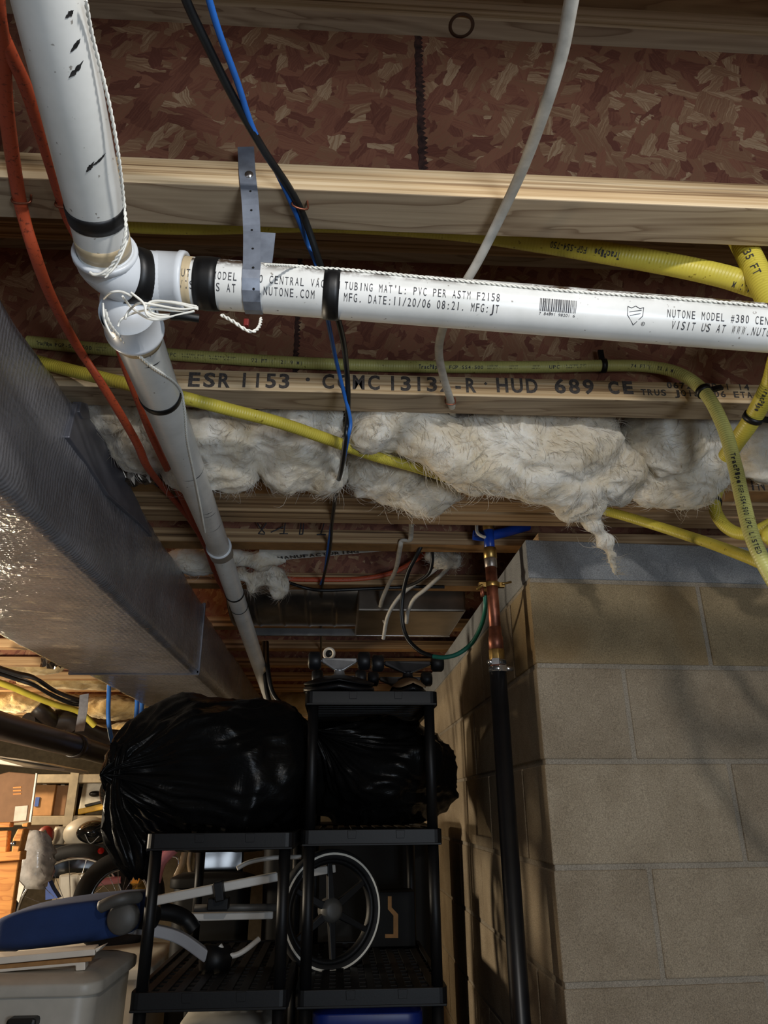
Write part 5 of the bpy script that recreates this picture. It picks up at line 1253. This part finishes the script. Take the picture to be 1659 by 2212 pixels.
MB().prism([PY(-40, 1628, 3.4), PY(50, 1640, 3.4), PY(140, 1658, 3.6), PY(140, 1666, 3.6), PY(52, 1656, 3.4), PY(-40, 1646, 3.4)], (0, .35, .0)).build('board', M['white_paint'], ld, bevel=.004)
# honey coloured wooden crib end
cr = thing('wooden_crib', 'honey coloured wooden crib end at the left edge', 'crib', PY(0, 1960, 2.75))
def plank(pts, name, Y=2.7, d=.03): MB().prism([PY(a, b, Y) for a, b in pts], (0, d, 0)).build(name, M['honey'], cr, bevel=.004)
plank([(-60, 1848), (44, 1840), (20, 2010), (-60, 2015)], 'end_panel', 2.72)
plank([(-60, 1846), (46, 1838), (44, 1858), (-60, 1866)], 'top_rail', 2.69, .05)
plank([(-20, 1796), (18, 1794), (14, 1844), (-20, 1846)], 'slat'); plank([(27, 1812), (38, 1790), (52, 1791), (40, 1842), (24, 1842)], 'post', 2.69, .05)
plank([(-30, 1777), (24, 1776), (22, 1787), (-30, 1788)], 'top_bar'); plank([(46, 1780), (62, 1776), (60, 1786), (47, 1786)], 'peg')
MB().rod(PY(29, 1822, 2.68), PY(29, 1822, 2.70), .008, 12).build('bolt', M['chrome'], cr)
# clear wrapped bundle
R = random.Random(21); rings = []
for i in range(14):
    t = i / 13; c = PY(lerp(80, 62, t), lerp(1795, 1918, t), 3.0); r = (.03 + .05 * min(1, t * 3)) * (1 if t < .9 else .8)
    rings.append([c + Vector((math.cos(a) * r * R.uniform(.85, 1.1), math.sin(a) * r * .7, math.sin(a * 3) * .004)) for a in [2 * math.pi * k / 26 for k in range(26)]])
MB().loft(rings).build('plastic_wrapped_bundle', M['clear_bag'], None, 'clear plastic wrapped bundle beside the wooden crib end', 'bundle')
MB().prism([PY(38, 1900, 2.9), PY(52, 1915, 2.9), PY(40, 1950, 2.9), PY(30, 1935, 2.9)], (0, .01, 0)).build('white_tag', M['paper_white'], None, 'white cardboard tag between crib end and tyre', 'tag')
# helmet
hl = thing('bike_helmet', 'black bicycle helmet hanging before the far rack', 'helmet', PY(205, 1815, 4.0))
MB().ellipsoid(PY(205, 1797, 4.0), (.085, .10, .055), 28, 16).build('shell', M['gloss_black'], hl)
MB().tube(spline([PY(184, 1802, 3.9), PY(196, 1822, 3.9), PY(215, 1806, 3.9)], 5), .006, 8).build('chin_strap', M['cable_black'], hl)
MB().ellipsoid(PY(190, 1800, 4.4), (.13, .1, .085), 20, 12).build('grey_cushion', M['tote'], None, 'grey cushion behind the black helmet', 'cushion')
MB().ellipsoid(PY(98, 1806, 4.3), (.045, .04, .05), 16, 10).build('red_ball', M['dark_red'], None, 'dull red ball behind the wrapped bundle', 'ball')
MB().lathe([(0, 0), (.03, 0), (.032, .1), (.026, .12), (0, .12)], PY(123, 1838, 4.4), (0, 0, 1), 20).build('jar', M['tote'], None, 'pale jar beside the rack post', 'jar')
# bicycles
def bicycle(label, wheels, frame, tyre_r, Y, col, extra):
    root = thing('bicycle', label, 'bicycle', PY(wheels[0][0], wheels[0][1], Y) - Vector((0, 0, wheels[0][2])))
    for px, py, rad, dy, yaw in wheels:
        c = PY(px, py, Y + dy); ax = Vector((math.sin(yaw), -math.cos(yaw), 0))
        w = MB(); n = 64; X = Vector((math.cos(yaw), math.sin(yaw), 0)); Z = Vector((0, 0, 1))
        pts = [c + X * (rad * math.cos(2 * math.pi * k / n)) + Z * (rad * math.sin(2 * math.pi * k / n)) for k in range(n + 1)]
        w.tube(pts, tyre_r, 12, caps=False); wo = w.build('wheel', M['rubber'], root, label='black tyre')
        r = MB(); r.tube([c + (p - c) * ((rad - tyre_r - .004) / rad) for p in pts], .007, 8, caps=False); r.build('rim', M['chrome'], wo)
        s = MB()
        for k in range(18):
            a = 2 * math.pi * k / 18; d = X * math.cos(a) + Z * math.sin(a); s.tube([c + ax * (.012 * (-1) ** k), c + d * (rad - tyre_r - .006)], .0011, 4)
        s.build('spokes', M['chrome'], wo); MB().rod(c - ax * .03, c + ax * .03, .014, 12).build('hub', M['black_plastic'], wo)
    for nm, pts, r, mat in frame:
        MB().tube(spline([PY(a, b, Y + (q[0] if q else 0)) for a, b, *q in pts], 5) if len(pts) > 2 else [PY(a, b, Y + (q[0] if q else 0)) for a, b, *q in pts], r, 12).build(nm, M[mat], root)
    return root
bicycle('pink bicycle with a large black front tyre beside the wooden crib end', [(152, 1974, .224, 0, .1)],
        [('fork', [(152, 1974), (190, 1935), (222, 1880)], .011, 'pink'), ('frame_tube', [(205, 1905), (238, 1862), (262, 1835)], .016, 'pink'), ('frame_tube', [(175, 1935), (210, 1908), (262, 1900)], .013, 'pink'), ('brake_cable', [(203, 1880), (222, 1852), (245, 1840)], .004, 'rubber')], .024, 3.25, 'pink', None)
bicycle('small bicycle with pink frame tubes and fat black tyre behind the black bag neck', [(258, 1945, .135, 0, .5)],
        [('frame_tube', [(335, 1905), (350, 1860), (388, 1822)], .020, 'pink'), ('frame_tube', [(330, 1880), (345, 1840), (360, 1826)], .012, 'pink'), ('frame_tube', [(375, 1905), (392, 1870), (402, 1828)], .012, 'beige'), ('mudguard', [(412, 1832), (408, 1865), (418, 1900), (440, 1897)], .008, 'beige'), ('chain_guard', [(262, 1935), (275, 1930), (300, 1935)], .012, 'pink'), ('handlebar', [(372, 1850), (384, 1855), (386, 1880)], .004, 'chrome')], .028, 3.0, 'pink', None)
gf = []; R = random.Random(31); c = PY(302, 1890, 3.3)
for i in range(9):
    a = i / 8; gf.append([c + Vector((math.cos(k * .7) * (.06 + R.uniform(-.02, .02)), math.sin(k * .7) * .05 + R.uniform(-.01, .01), lerp(-.085, .085, a) + R.uniform(-.006, .006))) for k in range(9)])
MB().loft(gf, smooth=False).build('gold_foil_bag', M['gold'], None, 'crinkled gold foil bag beside the left shelving post', 'bag')
MB().rod(PY(218, 1838, 3.2), PY(218, 1838, 3.22), .012, 16).build('red_reflector', M['red'], None, 'small red reflector left of the black bag neck', 'reflector')
MB().prism([PY(98, 1890, 3.6), PY(112, 1920, 3.6), PY(125, 1940, 3.6), PY(98, 1944, 3.6)], (0, .05, 0)).build('purple_bag', M['label_blue'], None, 'dark purple bag seen through the large bicycle wheel', 'bag')
for k, (x, w) in enumerate(((140, 14), (160, 12), (178, 10))):
    MB().prism([PY(x - w, 1890, 3.8), PY(x + w, 1888, 3.8), PY(x + w, 1950, 3.8), PY(x - w, 1950, 3.8)], (0, .1, 0)).build('canvas_bin', M['tote'], None, ['pale bin seen through the left of the bicycle wheel', 'pale bin seen through the middle of the bicycle wheel', 'pale bin seen through the right of the bicycle wheel'][k], 'bin', 'pale bins behind the bicycle wheel', bevel=.01)
# black drain pipes
dp = thing('drain_pipe', 'thick black drain pipe slanting across the far room at left', 'drain pipe', PT(130, 1600, 2.8))
P = [PT(-120, 1528, 1.95), PT(0, 1568, 2.35), PT(165, 1612, 3.0), PT(262, 1640, 3.6), PT(330, 1662, 4.3)]
MB().tube(P, .043, 28).build('pipe', M['abs'], dp)
dd = (P[2] - P[1]).normalized(); MB().lathe([(.043, -.04), (.048, -.04), (.048, .04), (.043, .04)], P[2], dd, 28).build('coupling', M['abs'], dp)
dq = thing('drain_pipe', 'black drain branch with bends running behind the thick drain pipe', 'drain pipe', PY(150, 1580, 3.6))
MB().tube(spline([PY(60, 1560, 3.5), PY(100, 1560, 3.6), PY(140, 1562, 3.65), (PY(175, 1572, 3.7)), PY(215, 1590, 3.8), PY(280, 1598, 3.9)], 6), .042, 20).build('pipe', M['abs'], dq)
MB().tube(spline([PY(78, 1528, 3.5), PY(92, 1540, 3.52), PY(112, 1558, 3.6)], 5), .040, 18).build('branch', M['abs'], dq)
MB().tube(spline([PY(118, 1556, 3.62), PY(150, 1556, 3.64), PY(165, 1568, 3.66)], 4), .050, 20).build('bend_fitting', M['abs'], dq)
MB().strap([PY(182, 1500, 3.1), PY(180, 1530, 3.08), PY(172, 1580, 3.05)], .035, .003, (1, 0, .1)).build('hanger_strap', M['strap'], None, 'white hanger strap holding the black drain pipe', 'strap')
cable('gas_tube', 'thin far yellow gas tube under the wire bundle at left', [PY(-40, 1462, 3.2), PY(20, 1482, 3.3), PY(70, 1503, 3.4), PY(120, 1522, 3.5), PY(170, 1537, 3.6), (PY(205, 1568, 3.65))], .014, 'gas', cat='gas pipe')
for k, (dy, dx, mt, lab) in enumerate(((0, 0, 'cable_black', 'topmost black cable of the bundle at the far left ceiling'), (9, -6, 'cable_grey', 'pale cable inside the bundle at the far left ceiling'), (15, 4, 'cable_black', 'lowest black cable of the bundle at the far left ceiling'), (5, 10, 'dark_alu', 'grey cable of the bundle at the far left ceiling'))):
    cable('electrical_cable', lab, [PY(-30 + dx, 1432 + dy, 3.0), PY(30 + dx, 1452 + dy, 3.1), PY(70 + dx, 1462 + dy + 4 * math.sin(k), 3.15), PY(110 + dx, 1488 + dy, 3.3), PY(150 + dx, 1505 + dy, 3.4), PY(185, 1515 + dy * .6, 3.5)], .008, mt, group='cables bundled at the far left ceiling')
for pts, lab in (([(238, 1432), (235, 1500), (234, 1540), (236, 1570), (242, 1600), (252, 1630)], 'leftmost hanging blue cable beside the bag'), ([(300, 1432), (306, 1500), (304, 1545), (285, 1575), (268, 1600), (258, 1625), (252, 1660)], 'thick middle blue cable hanging beside the bag'), ([(290, 1432), (296, 1510), (292, 1570), (288, 1600), (282, 1630)], 'rightmost short blue cable hanging beside the bag')):
    cable('network_cable', lab, [PY(a, b, 3.35) for a, b in pts], .0095, 'cable_blue', group='blue cables hanging by the bag')
MB().rod(PY(324, 1548, 3.4), PY(322, 1604, 3.4), .009, 10).build('white_rod', M['white_paint'], None, 'thin white vertical rod at the left end of the garbage bag', 'rod')
